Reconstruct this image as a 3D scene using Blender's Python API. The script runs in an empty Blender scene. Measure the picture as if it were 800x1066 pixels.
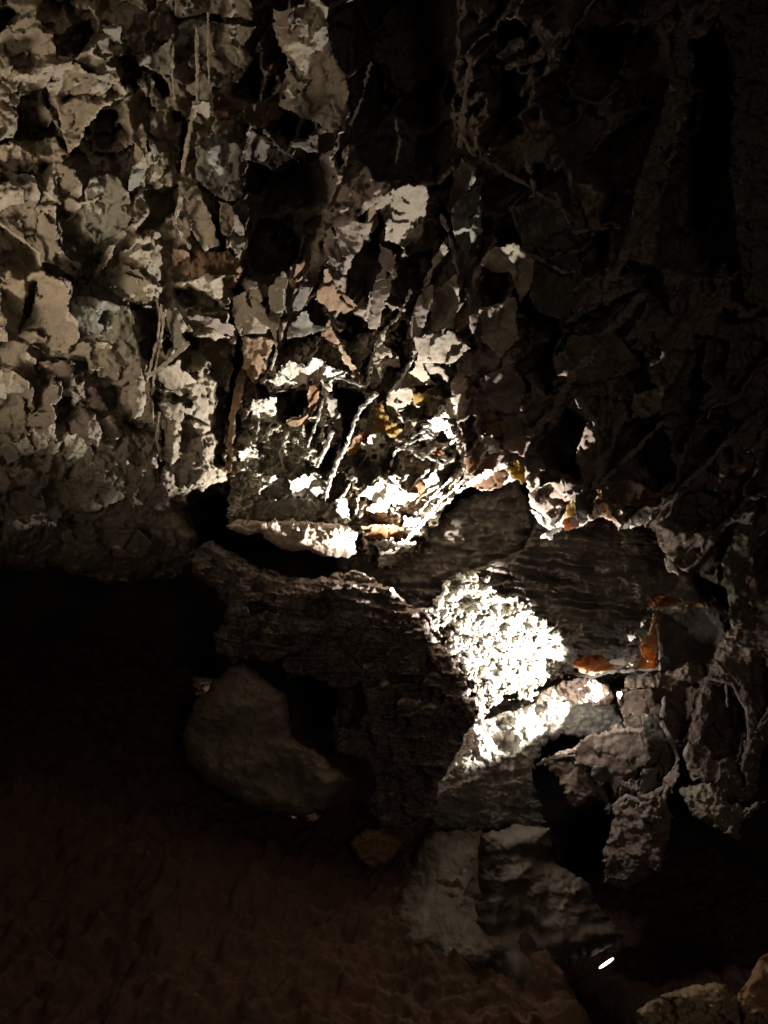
import bpy, math, random
import numpy as np
from mathutils import Vector

RES = 1.0            # grid coarseness multiplier (1 = final)
sc = bpy.context.scene
COL = sc.collection
R_ = math.radians

# ------------------------------------------------------------------ camera frame
PITCH = R_(10); FPX = 853.0
CAM = np.array([0.0, 0.0, 1.6])
RT = np.array([1.0, 0, 0])
FW = np.array([0, math.cos(PITCH), math.sin(PITCH)])
UP = np.array([0, -math.sin(PITCH), math.cos(PITCH)])

def P(px, py, d):
    """world point seen in that direction from the viewpoint, d metres deep"""
    px = np.asarray(px, float); py = np.asarray(py, float); d = np.asarray(d, float)
    a = ((px - 400) / FPX * d)[..., None] * RT
    b = (-(py - 533) / FPX * d)[..., None] * UP
    return CAM + a + b + d[..., None] * FW

# ------------------------------------------------------------------ noise
def _h(ix, iy, s):
    with np.errstate(over='ignore'):
        n = (ix.astype(np.int64) * 374761393 + iy.astype(np.int64) * 668265263 + s * 2147483647 * 3 + 1013904223).astype(np.uint64)
        n ^= n >> np.uint64(13); n *= np.uint64(1274126177); n ^= n >> np.uint64(16)
        n *= np.uint64(2246822519); n ^= n >> np.uint64(15)
    return (n & np.uint64(0xFFFFFF)).astype(np.float64) / 16777216.0

def noise(x, y, s=0):
    ix = np.floor(x); iy = np.floor(y); fx = x - ix; fy = y - iy
    u = fx*fx*fx*(fx*(fx*6-15)+10); v = fy*fy*fy*(fy*(fy*6-15)+10)
    def g(ox, oy):
        a = _h(ix+ox, iy+oy, s) * 6.2831853
        return np.cos(a)*(fx-ox) + np.sin(a)*(fy-oy)
    a = g(0, 0); b = g(1, 0); c = g(0, 1); d = g(1, 1)
    return (a + (b-a)*u + ((c + (d-c)*u) - (a + (b-a)*u))*v) * 1.5

def fbm(x, y, o=4, s=0, gain=0.5):
    r = 0; a = 1.0
    for i in range(o):
        r = r + a*noise(x, y, s+i*17); x = x*2.03+5.2; y = y*2.03+1.3; a *= gain
    return r

def ridged(x, y, o=4, s=0, gain=0.55):
    r = 0; a = 1.0
    for i in range(o):
        r = r + a*(1-2*np.abs(noise(x, y, s+i*17))); x = x*2.1+3.1; y = y*2.1+7.7; a *= gain
    return r

def worley(x, y, s=0):
    ix = np.floor(x); iy = np.floor(y)
    f1 = np.full(x.shape, 9.0); f2 = np.full(x.shape, 9.0)
    cx = np.zeros(x.shape); cy = np.zeros(x.shape); ci = np.zeros(x.shape); cj = np.zeros(x.shape)
    for ox in (-1, 0, 1):
        for oy in (-1, 0, 1):
            jx = ix+ox; jy = iy+oy
            qx = jx + .1+.8*_h(jx, jy, s+1); qy = jy + .1+.8*_h(jx, jy, s+2)
            d = np.hypot(x-qx, y-qy)
            m = d < f1
            f2 = np.where(m, f1, np.minimum(f2, d))
            f1 = np.where(m, d, f1); cx = np.where(m, qx, cx); cy = np.where(m, qy, cy)
            ci = np.where(m, jx, ci); cj = np.where(m, jy, cj)
    return f1, f2, x-cx, y-cy, ci, cj

def sstep(a, b, x):
    t = np.clip((x-a)/(b-a), 0, 1); return t*t*(3-2*t)

def hollows(x, y, size, depth, s, ax=1.0, rot=0.0, warp=.3, lo=.07, hi=.42, keep=1.0):
    """boxwork: thin walls left standing between deep cells. metres, wall mask"""
    c, n = math.cos(rot), math.sin(rot)
    X = (x*c + y*n)/size/ax; Y = (-x*n + y*c)/size
    wx = fbm(X*1.3, Y*1.3, 4, s+50)*warp; wy = fbm(X*1.3+9, Y*1.3+4, 4, s+80)*warp
    f1, f2, dx, dy, ci, cj = worley(X+wx, Y+wy, s)
    r = _h(ci, cj, s+5); e = f2-f1
    k = np.where(_h(ci, cj, s+8) < keep, .25+.75*r, .0)
    sl = (_h(ci, cj, s+6)-.5)*dx + (_h(ci, cj, s+7)-.5)*dy
    return depth*k*(sstep(lo, lo+.16, e)*.6 + .4*sstep(lo, hi, e)) + depth*.8*sl*sstep(lo, lo+.2, e), np.exp(-e*13), r

def facets(x, y, size, off, tilt, s, warp=.22, bias=(0, 0), ax=1.0, rot=0.0):
    """angular broken facets: every cell a tilted plane of its own. metres"""
    c, n = math.cos(rot), math.sin(rot)
    X = (x*c + y*n)/size/ax; Y = (-x*n + y*c)/size
    wx = fbm(X*1.7, Y*1.7, 3, s+50)*warp; wy = fbm(X*1.7+9, Y*1.7+4, 3, s+80)*warp
    f1, f2, dx, dy, ci, cj = worley(X+wx, Y+wy, s)
    r = _h(ci, cj, s+5)
    tx = (_h(ci, cj, s+6)-.5)*2 + bias[0]; ty = (_h(ci, cj, s+7)-.5)*2 + bias[1]
    return (r-.5)*2*off + (tx*dx+ty*dy)*tilt, r, f2-f1

# ------------------------------------------------------------------ outlines
def sd_poly(poly, X, Y):
    """signed distance, positive inside"""
    p = np.array(poly, float); n = len(p)
    d = np.full(X.shape, 1e9); ins = np.zeros(X.shape, bool)
    for i in range(n):
        a = p[i]; b = p[(i+1) % n]; e = b-a
        L = max(e@e, 1e-9)
        t = np.clip(((X-a[0])*e[0] + (Y-a[1])*e[1])/L, 0, 1)
        d = np.minimum(d, np.hypot(X-a[0]-t*e[0], Y-a[1]-t*e[1]))
        if a[1] != b[1]:
            c = (a[1] > Y) != (b[1] > Y)
            ins ^= c & (X < (b[0]-a[0])*(Y-a[1])/(b[1]-a[1]) + a[0])
    return np.where(ins, d, -d)

def sd_line(pts, w, X, Y):
    """a band along a polyline; w = half width (start, end). returns sd and 0..1 position"""
    p = np.array(pts, float)
    L = np.r_[0, np.cumsum(np.hypot(*(p[1:]-p[:-1]).T))]; T = L[-1]
    best = np.full(X.shape, 1e9); pos = np.zeros(X.shape)
    for i in range(len(p)-1):
        a = p[i]; e = p[i+1]-a; l2 = max(e@e, 1e-9)
        t = np.clip(((X-a[0])*e[0] + (Y-a[1])*e[1])/l2, 0, 1)
        d = np.hypot(X-a[0]-t*e[0], Y-a[1]-t*e[1])
        m = d < best
        best = np.where(m, d, best); pos = np.where(m, (L[i]+t*math.sqrt(l2))/T, pos)
    return w[0] + (w[1]-w[0])*pos - best, pos

# ------------------------------------------------------------------ materials
MATS = {}
def rock_mat(name, a, b, c, crust, rough=.9, bump=.22, scale=9, transl=None, spec=.25, red=None):
    m = bpy.data.materials.new(name); m.use_nodes = True
    nt = m.node_tree; N = nt.nodes; Lk = nt.links
    for n in list(N): N.remove(n)
    out = N.new('ShaderNodeOutputMaterial'); bs = N.new('ShaderNodeBsdfPrincipled')
    tc = N.new('ShaderNodeTexCoord')
    def ntex(sc_, det=8, ro=.6, dist=0):
        t = N.new('ShaderNodeTexNoise'); t.inputs['Scale'].default_value = sc_
        t.inputs['Detail'].default_value = det; t.inputs['Roughness'].default_value = ro
        t.inputs['Distortion'].default_value = dist
        Lk.new(tc.outputs['Object'], t.inputs['Vector']); return t
    def mix(fac, A, B, mode='MIX'):
        n = N.new('ShaderNodeMix'); n.data_type = 'RGBA'; n.blend_type = mode
        for sock, v in ((n.inputs['Factor'], fac), (n.inputs[6], A), (n.inputs[7], B)):
            if hasattr(v, 'links') or isinstance(v, bpy.types.NodeSocket): Lk.new(v, sock)
            elif isinstance(v, (int, float)): sock.default_value = v
            else: sock.default_value = (*v, 1)
        return n.outputs[2]
    def ramp(src, lo, hi):
        r = N.new('ShaderNodeMapRange'); r.inputs[1].default_value = lo; r.inputs[2].default_value = hi
        Lk.new(src, r.inputs[0]); return r.outputs[0]
    at = N.new('ShaderNodeAttribute'); at.attribute_name = 'rock'
    sp = N.new('ShaderNodeSeparateColor'); Lk.new(at.outputs['Color'], sp.inputs[0])
    n1 = ntex(scale*.35, 6, .6, .6); n2 = ntex(scale*1.6, 9, .65); n3 = ntex(scale*7, 6, .7)
    add = N.new('ShaderNodeMath'); add.operation = 'ADD'
    Lk.new(ramp(n1.outputs[0], .32, .68), add.inputs[0])
    mm = N.new('ShaderNodeMath'); mm.operation = 'MULTIPLY_ADD'; mm.inputs[1].default_value = 1.3; mm.inputs[2].default_value = -.65
    Lk.new(sp.outputs[0], mm.inputs[0]); Lk.new(mm.outputs[0], add.inputs[1])
    col = mix(ramp(add.outputs[0], -.1, 1.2), a, b)
    col = mix(ramp(n2.outputs[0], .52, .9), col, c)
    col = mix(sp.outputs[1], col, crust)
    dk = mix(ramp(n3.outputs[0], .3, .7), (.78, .76, .74), (1.12, 1.12, 1.12))
    col = mix(1.0, col, dk, 'MULTIPLY')
    Lk.new(col, bs.inputs['Base Color'])
    bs.inputs['Roughness'].default_value = rough
    bs.inputs['Specular IOR Level'].default_value = spec
    bm1 = N.new('ShaderNodeBump'); bm1.inputs['Strength'].default_value = bump; bm1.inputs['Distance'].default_value = .02
    Lk.new(n2.outputs[0], bm1.inputs['Height'])
    bm2 = N.new('ShaderNodeBump'); bm2.inputs['Strength'].default_value = min(1, bump*2); bm2.inputs['Distance'].default_value = .006
    Lk.new(n3.outputs[0], bm2.inputs['Height']); Lk.new(bm1.outputs[0], bm2.inputs['Normal'])
    Lk.new(bm2.outputs[0], bs.inputs['Normal'])
    if transl:
        tr = N.new('ShaderNodeBsdfTranslucent')
        Lk.new(mix(ramp(n1.outputs[0], .3, .7), transl, [v*.45 for v in transl]), tr.inputs['Color'])
        ms = N.new('ShaderNodeMixShader'); ms.inputs[0].default_value = .6
        Lk.new(bs.outputs[0], ms.inputs[1]); Lk.new(tr.outputs[0], ms.inputs[2]); Lk.new(ms.outputs[0], out.inputs[0])
    else:
        Lk.new(bs.outputs[0], out.inputs[0])
    MATS[name] = m; return m

CR = (.42, .37, .29)
rock_mat('tan_rock', (.33, .28, .21), (.22, .185, .145), (.18, .12, .08), CR)
rock_mat('grey_rock', (.19, .185, .16), (.26, .24, .19), (.13, .10, .075), (.36, .33, .26))
rock_mat('rust_rock', (.17, .095, .055), (.22, .15, .095), (.10, .06, .04), (.36, .27, .18))
rock_mat('brown_rock', (.17, .125, .10), (.22, .18, .15), (.12, .075, .055), (.34, .29, .24))
rock_mat('dark_rock', (.09, .078, .065), (.12, .10, .08), (.07, .05, .04), (.22, .19, .15))
rock_mat('white_crust', (.62, .59, .52), (.50, .45, .37), (.42, .35, .27), (.72, .70, .64), bump=.6, scale=14)
rock_mat('pink_slab', (.50, .38, .30), (.58, .48, .38), (.40, .30, .20), (.62, .56, .46), bump=.3)
rock_mat('mauve_rock', (.24, .19, .165), (.19, .145, .125), (.13, .095, .08), (.40, .36, .31))
rock_mat('dusty_rock', (.31, .265, .23), (.235, .19, .16), (.17, .125, .10), (.42, .38, .33), bump=.35, scale=11)
rock_mat('bedded_rock', (.40, .355, .32), (.31, .26, .23), (.21, .16, .13), (.46, .42, .38), bump=.4, scale=11)
rock_mat('russet_rock', (.25, .185, .155), (.20, .14, .115), (.14, .09, .07), (.40, .35, .30), bump=.35, scale=11)
rock_mat('smooth_stone', (.16, .135, .11), (.11, .08, .062), (.10, .055, .04), (.3, .26, .21), rough=.6, bump=.12)
rock_mat('dark_stone', (.11, .09, .075), (.08, .06, .048), (.07, .045, .035), (.2, .17, .14), rough=.65, bump=.15)
rock_mat('pale_stone', (.34, .28, .225), (.25, .185, .14), (.16, .09, .06), (.34, .3, .25), rough=.7, bump=.12)
rock_mat('orange_calcite', (.30, .15, .07), (.20, .095, .045), (.16, .08, .04), (.75, .62, .42), transl=(.52, .24, .09))
rock_mat('ochre_calcite', (.42, .30, .08), (.30, .19, .06), (.18, .12, .05), (.60, .50, .28), transl=(.7, .45, .1))
rock_mat('tan_boulder', (.44, .34, .23), (.34, .25, .16), (.15, .10, .06), (.36, .28, .18), bump=.4)
rock_mat('red_boulder', (.38, .22, .13), (.42, .27, .17), (.24, .14, .09), (.34, .24, .15), bump=.5)
rock_mat('mud', (.115, .062, .043), (.15, .083, .058), (.075, .045, .033), (.2, .15, .12), rough=.85, bump=.6, scale=5)
rock_mat('shell_rock', (.07, .055, .045), (.09, .07, .06), (.05, .04, .03), (.1, .1, .1))

# ------------------------------------------------------------------ objects
def mesh_obj(name, verts, faces, mat, parent=None, rock=None, smooth=True, org=None):
    o0 = np.array(parent.location) if parent is not None else (np.zeros(3) if org is None else np.array(org))
    me = bpy.data.meshes.new(name)
    v = (verts - o0).astype(np.float32); f = np.asarray(faces, np.int32)
    k = f.shape[1]
    me.vertices.add(len(v)); me.vertices.foreach_set('co', v.ravel())
    me.loops.add(f.size); me.loops.foreach_set('vertex_index', f.ravel())
    me.polygons.add(len(f)); me.polygons.foreach_set('loop_start', np.arange(0, f.size, k, dtype=np.int32))
    me.polygons.foreach_set('use_smooth', np.full(len(f), smooth))
    me.update(calc_edges=True)
    if rock is not None:
        at = me.attributes.new('rock', 'FLOAT_COLOR', 'POINT')
        c = np.ones((len(v), 4), np.float32); c[:, :rock.shape[1]] = rock
        at.data.foreach_set('color', c.ravel())
    me.materials.append(MATS[mat])
    o = bpy.data.objects.new(name, me); COL.objects.link(o)
    if parent is not None: o.parent = parent
    else: o.location = Vector(o0)
    return o

def tag(o, label=None, cat=None, group=None, kind=None):
    if label: o['label'] = label
    if cat: o['category'] = cat
    if group: o['group'] = group
    if kind: o['kind'] = kind
    return o

def thing(name, label, cat, at, group=None):
    o = bpy.data.objects.new(name, None); COL.objects.link(o)
    o.empty_display_size = .1
    o.location = Vector(P(*at)); return tag(o, label, cat, group, 'thing')

def relief(name, sd, depth, bbox, step, mat, parent, back=('solid', .1), rag=(2.0, 14.0), seed=0, snap=True):
    """a rock body: front surface of depth(X,Y,S) inside the outline sd, closed round the edge and behind"""
    step = step*RES
    x0, y0, x1, y1 = bbox
    xs = np.arange(x0-step*2, x1+step*3, step); ys = np.arange(y0-step*2, y1+step*3, step)
    X, Y = np.meshgrid(xs, ys)
    S = sd(X, Y)
    if rag[0]:
        S = S + rag[0]*fbm(X/rag[1], Y/rag[1], 4, seed+900, .6)
    ins = S > 0
    q = ins[:-1, :-1] & ins[1:, :-1] & ins[:-1, 1:] & ins[1:, 1:]
    q = (ins[:-1, :-1].astype(int) + ins[1:, :-1] + ins[:-1, 1:] + ins[1:, 1:]) >= 1
    if not q.any(): return None
    gy, gx = np.gradient(S, step)
    g2 = np.clip(gx*gx+gy*gy, .15, None)
    out = ~ins
    mv = np.where(out, np.clip(-S/g2, 0, 1.5*step), 0)
    X = X + gx*mv; Y = Y + gy*mv; S = np.where(out, 0, S)
    used = np.zeros(S.shape, bool)
    used[:-1, :-1] |= q; used[1:, :-1] |= q; used[:-1, 1:] |= q; used[1:, 1:] |= q
    idx = np.full(S.shape, -1); idx[used] = np.arange(used.sum())
    xu, yu, su = X[used], Y[used], S[used]
    D, rock = depth(xu, yu, su)
    n = len(xu)
    fr = P(xu, yu, D)
    F = np.stack([idx[:-1, :-1][q], idx[1:, :-1][q], idx[1:, 1:][q], idx[:-1, 1:][q]], 1)   # faces the viewer
    # boundary edges of the kept quads
    qp = np.pad(q, 1)
    E = []
    I, J = np.nonzero(q)
    c = qp[1:-1, 1:-1]
    up = q & ~qp[:-2, 1:-1]; dn = q & ~qp[2:, 1:-1]; lf = q & ~qp[1:-1, :-2]; rg = q & ~qp[1:-1, 2:]
    E.append(np.stack([idx[:-1, 1:][up], idx[:-1, :-1][up]], 1))
    E.append(np.stack([idx[1:, :-1][dn], idx[1:, 1:][dn]], 1))
    E.append(np.stack([idx[:-1, :-1][lf], idx[1:, :-1][lf]], 1))
    E.append(np.stack([idx[1:, 1:][rg], idx[:-1, 1:][rg]], 1))
    E = np.concatenate(E)
    if back[0] == 'solid':
        t = back[1]
        bk = P(xu, yu, D + np.minimum(t, .35*t + su*D/FPX*.9))
        V = np.concatenate([fr, bk])
        Fs = np.stack([E[:, 0], E[:, 0]+n, E[:, 1]+n, E[:, 1]], 1)[:, ::-1]
        Fa = np.concatenate([F, F[:, ::-1]+n, Fs[:, ::-1] if False else Fs])
        rock = np.concatenate([rock, rock])
    else:
        b = np.unique(E); mp = np.full(n, -1); mp[b] = np.arange(len(b)) + n
        cx, cy = xu.mean(), yu.mean()
        k = .12
        bk = P(xu[b] + (cx-xu[b])*k, yu[b] + (cy-yu[b])*k, D[b] + back[1])
        V = np.concatenate([fr, bk])
        Fs = np.stack([E[:, 0], mp[E[:, 0]], mp[E[:, 1]], E[:, 1]], 1)[:, ::-1]
        Fa = np.concatenate([F, Fs]); rock = np.concatenate([rock, rock[b]])
    return mesh_obj(name, V, Fa, mat, parent, rock)

def bb(poly, m=6):
    p = np.array(poly, float); return (p[:, 0].min()-m, p[:, 1].min()-m, p[:, 0].max()+m, p[:, 1].max()+m)

def clampbb(b, lo=(-110, -110), hi=(910, 1170)):
    return (max(b[0], lo[0]), max(b[1], lo[1]), min(b[2], hi[0]), min(b[3], hi[1]))

def rounded(S, w, R):
    t = np.clip(S/w, 0, 1); return R*(1-np.sqrt(np.clip(1-(1-t)**2, 0, 1)))

def pockets(X, Y, plist, seed, soft=5, deep=1.3):
    d = np.zeros(X.shape)
    for k, (poly, push) in enumerate(plist):
        b = bb(poly, 14)
        m = (X > b[0]) & (X < b[2]) & (Y > b[1]) & (Y < b[3])
        if not m.any(): continue
        s = sd_poly(poly, X[m], Y[m]) + 3.2*fbm(X[m]/13, Y[m]/13, 3, seed+k)
        d[m] = np.maximum(d[m], push*(.6*sstep(-1, soft, s) + deep*np.clip(s/22, 0, 1)**.8))
    return d

def blade(parent, poly, base, dz, tx=0, ty=0, mat='tan_rock', th=.05, seed=0, rim=.45, rag=(2.3, 16), step=1.3,
          bumps=.007, dents=(), name='blade', tone=None, rimw=2.2, fac=.02, lean=.9, fold=.05):
    """a blade of rock: rooted in the rock behind along one side, standing proud on the other"""
    p = np.array(poly, float); cx, cy = p.mean(0)
    rg = random.Random(seed)
    L = math.hypot(tx, ty)
    u = (-tx/L, -ty/L) if L > 1e-6 else (0, 1)
    a = math.atan2(u[1], u[0]) + rg.uniform(-.6, .6); u = (math.cos(a), math.sin(a))
    half = max(6, np.abs((p[:, 0]-cx)*u[0] + (p[:, 1]-cy)*u[1]).max())
    a2 = a + rg.uniform(1.0, 2.1); v = (math.cos(a2), math.sin(a2)); fo = fold*rg.choice((-1, 1, 1))*min(1, half/30)
    le = min(lean*dz, half*.0075)
    rnd = rg.random() if tone is None else tone
    sd = lambda X, Y: sd_poly(poly, X, Y) + (.3 if mat != 'white_crust' else .5)*rag[0]*fbm(X/5.5, Y/5.5, 3, seed+77, .6)
    def dep(X, Y, S):
        t = ((X-cx)*u[0] + (Y-cy)*u[1])/half
        q = ((X-cx)*v[0] + (Y-cy)*v[1])/half + .25*noise(X/30, Y/30, seed+9)
        D = base(X, Y) - dz - le*t + .3*(tx*(X-cx) + ty*(Y-cy))/100 + fo*np.abs(q) + fo*.6*np.abs(q-.5)
        f, r, e = facets(X, Y, 27, fac*.6, fac*3.4, seed+3, warp=.25)
        D = D + f + bumps*fbm(X/9, Y/9, 4, seed+7, .55) + .018*fbm(X/30, Y/30, 3, seed+8) + rounded(S, 3, .01)
        for (dp, dd) in dents:
            D = D + dd*sstep(-2, 5, sd_poly(dp, X, Y) + 2*fbm(X/9, Y/9, 2, seed+1))
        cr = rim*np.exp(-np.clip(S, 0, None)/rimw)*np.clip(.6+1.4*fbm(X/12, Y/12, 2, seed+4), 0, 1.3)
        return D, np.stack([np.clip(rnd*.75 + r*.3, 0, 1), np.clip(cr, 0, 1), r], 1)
    return relief(name, sd, dep, bb(poly, 9), step, mat, parent, ('solid', th), rag, seed)

def strand(parent, pts, w, base, dz, mat='tan_rock', seed=0, name='rib', rag=(1.0, 9), step=1.0, rim=.5, tone=.3, th=.06):
    """thin rib of rock along a line; dz = (start, end) in front of the rock behind it"""
    p = np.array(pts, float)
    da = float(base(p[:1, 0], p[:1, 1])[0])-dz[0]; db = float(base(p[-1:, 0], p[-1:, 1])[0])-dz[1]
    sd = lambda X, Y: sd_line(pts, w, X, Y)[0]
    def dep(X, Y, S):
        pos = sd_line(pts, w, X, Y)[1]
        W = max(w); D = da+(db-da)*pos + .007*fbm(X/9, Y/9, 3, seed+3) + rounded(S, W*.6, min(.02, W*.0025))
        if W > 4: D = D + facets(X, Y, 15, .02, .05, seed+31)[0] + .03*fbm(X/22, Y/22, 3, seed+33)
        return D, np.stack([np.full(X.shape, tone), rim*np.ones(X.shape), D*0], 1)
    return relief(name, sd, dep, bb(pts, max(w)+6), step, mat, parent, ('solid', th), rag, seed)


# ================================================================== SMOOTH DEPTHS (metres)
def zA(x, y): return 2.95 + 1.5*np.clip(y, -120, 700)/590 + .25*x/250
def zB(x, y): return 3.15 + 1.45*np.clip(y, -120, 700)/560 + .0005*(x-250)
def zC(x, y): return zB(x, y) + .28
def zD(x, y): return zB(x, y) - .38*sstep(200, 540, y)
def zF(x, y): return 4.62 + .0006*(x-200) + .0012*(y-570)

# ================================================================== 1  PALE BOXWORK CEILING (upper left)
polyA = [(-110, -110), (275, -110), (282, 0), (268, 60), (262, 160), (258, 250), (244, 300), (246, 360), (236, 420), (242, 480), (236, 512),
         (205, 522), (190, 530), (204, 555), (206, 585), (178, 602), (112, 606), (62, 592), (20, 592), (-110, 580)]
pockA = [
 ([(58, 65), (62, 40), (80, 25), (95, 20), (104, 38), (98, 47), (72, 62)], .16),
 ([(125, 62), (135, 55), (152, 75), (147, 88), (140, 97), (130, 85)], .30),
 ([(155, 72), (175, 82), (178, 100), (170, 104), (160, 95)], .32),
 ([(-6, 8), (18, 5), (22, 15), (10, 30), (-6, 40)], .25),
 ([(100, 112), (132, 105), (138, 130), (135, 160), (118, 170), (100, 165), (90, 155)], .18),
 ([(12, 110), (50, 105), (60, 130), (55, 160), (40, 165), (15, 145)], .10),
 ([(178, 113), (190, 115), (190, 128), (180, 130)], .28),
 ([(42, 172), (58, 168), (40, 183)], .2), ([(22, 178), (35, 180), (34, 187), (22, 185)], .2),
 ([(60, 218), (88, 216), (88, 252), (76, 272), (62, 250)], .08),
 ([(150, 200), (188, 190), (187, 220), (165, 240), (148, 246), (138, 242), (155, 225)], .24),
 ([(90, 272), (112, 256), (100, 285), (90, 298), (82, 295)], .16),
 ([(27, 295), (45, 285), (38, 315), (22, 345), (20, 335)], .3),
 ([(135, 317), (165, 312), (168, 330), (166, 350), (157, 380), (148, 374), (142, 345)], .42),
 ([(168, 343), (178, 343), (183, 360), (170, 378)], .4),
 ([(180, 300), (200, 297), (222, 304), (243, 325), (225, 327), (195, 322), (184, 318)], .32),
 ([(188, 345), (215, 350), (243, 350), (247, 375), (240, 392), (237, 420), (235, 485), (221, 485), (224, 402), (210, 386), (190, 386), (186, 370)], .40),
 ([(-6, 262), (35, 255), (42, 280), (20, 290), (-6, 306)], .10),
 ([(80, 380), (105, 382), (120, 390), (122, 420), (112, 430), (100, 405), (85, 395)], .10),
 ([(55, 420), (72, 410), (80, 425), (70, 440), (60, 440)], .2),
 ([(160, 408), (185, 402), (203, 408), (190, 418), (170, 416)], .16),
 ([(125, 440), (150, 436), (165, 445), (163, 456), (140, 452)], .18),
 ([(168, 440), (175, 450), (172, 480), (166, 520), (163, 480)], .25),
 ([(20, 475), (50, 465), (52, 475), (40, 490), (22, 488)], .1), ([(10, 460), (22, 472), (12, 490), (4, 480)], .14),
 ([(66, 488), (78, 483), (74, 505), (68, 503)], .2), ([(-4, 540), (5, 545), (4, 566), (-4, 570)], .3),
 ([(42, 550), (48, 548), (48, 566), (43, 566)], .2), ([(70, 540), (82, 544), (80, 560), (72, 556)], .15),
 ([(240, 86), (268, 60), (292, 60), (285, 80), (284, 100), (250, 106), (240, 98)], .4),
 ([(190, 120), (197, 128), (190, 180), (184, 178)], .3),
 ([(192, 515), (200, 505), (245, 500), (250, 540), (215, 560), (196, 545)], .5),
 ([(262, 140), (280, 160), (275, 250), (258, 290), (252, 230), (256, 180)], .5),
]
tA = thing('boxwork_ceiling', 'pale tan boxwork ceiling of broken facets in the upper left of the cave', 'boxwork', (100, 300, 3.9))
def depA(X, Y, S):
    f1, r1, e1 = facets(X, Y, 74, .07, .26, 11, warp=.14, bias=(-.15, .2))
    h1, w1, q1 = hollows(X, Y, 46, .15, 12, ax=1.2, rot=-.8, warp=.3, keep=.3)
    f2, r2, e2 = facets(X, Y, 32, .02, .10, 21, warp=.2)
    low = sstep(380, 480, Y)                        # knobbly rather than slabby lower down
    f3, r3, e3 = facets(X, Y, 10, .010, .022, 31)
    pop = worley(X/7+.4*fbm(X/20, Y/20, 2, 4), Y/7, 41)[0]
    D = zA(X, Y) + f1*(1-.5*low) + h1*(1-.6*low) + f2*(1+.3*low) + f3*(.35+1.0*low) + .05*fbm(X/45, Y/45, 4, 5) + .006*fbm(X/8, Y/8, 4, 6, .55)
    D = D - .012*np.clip(1-pop*1.3, 0, 1)*sstep(.1, .5, fbm(X/60, Y/60, 2, 71)+.25)
    D = D + pockets(X, Y, pockA, 300, 6, .6) + rounded(S, 34, .35) + .5*sstep(500, 640, Y)**2
    rim = (.3*np.exp(-e1*14)*(r1 > .4) + .2*np.exp(-e2*10)*(r2 > .6))*(1-low)
    tone = np.clip(r1*.5+r2*.45-.05+.2*fbm(X/80, Y/80, 2, 9) + .25*low, 0, 1)
    return D, np.stack([tone, np.clip(rim, 0, 1), r3], 1)
relief('rock_face', lambda X, Y: sd_poly(polyA, X, Y), depA, clampbb(bb(polyA)), 1.25, 'tan_rock', tA, ('skirt', .6), (5, 22), 1)

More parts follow.
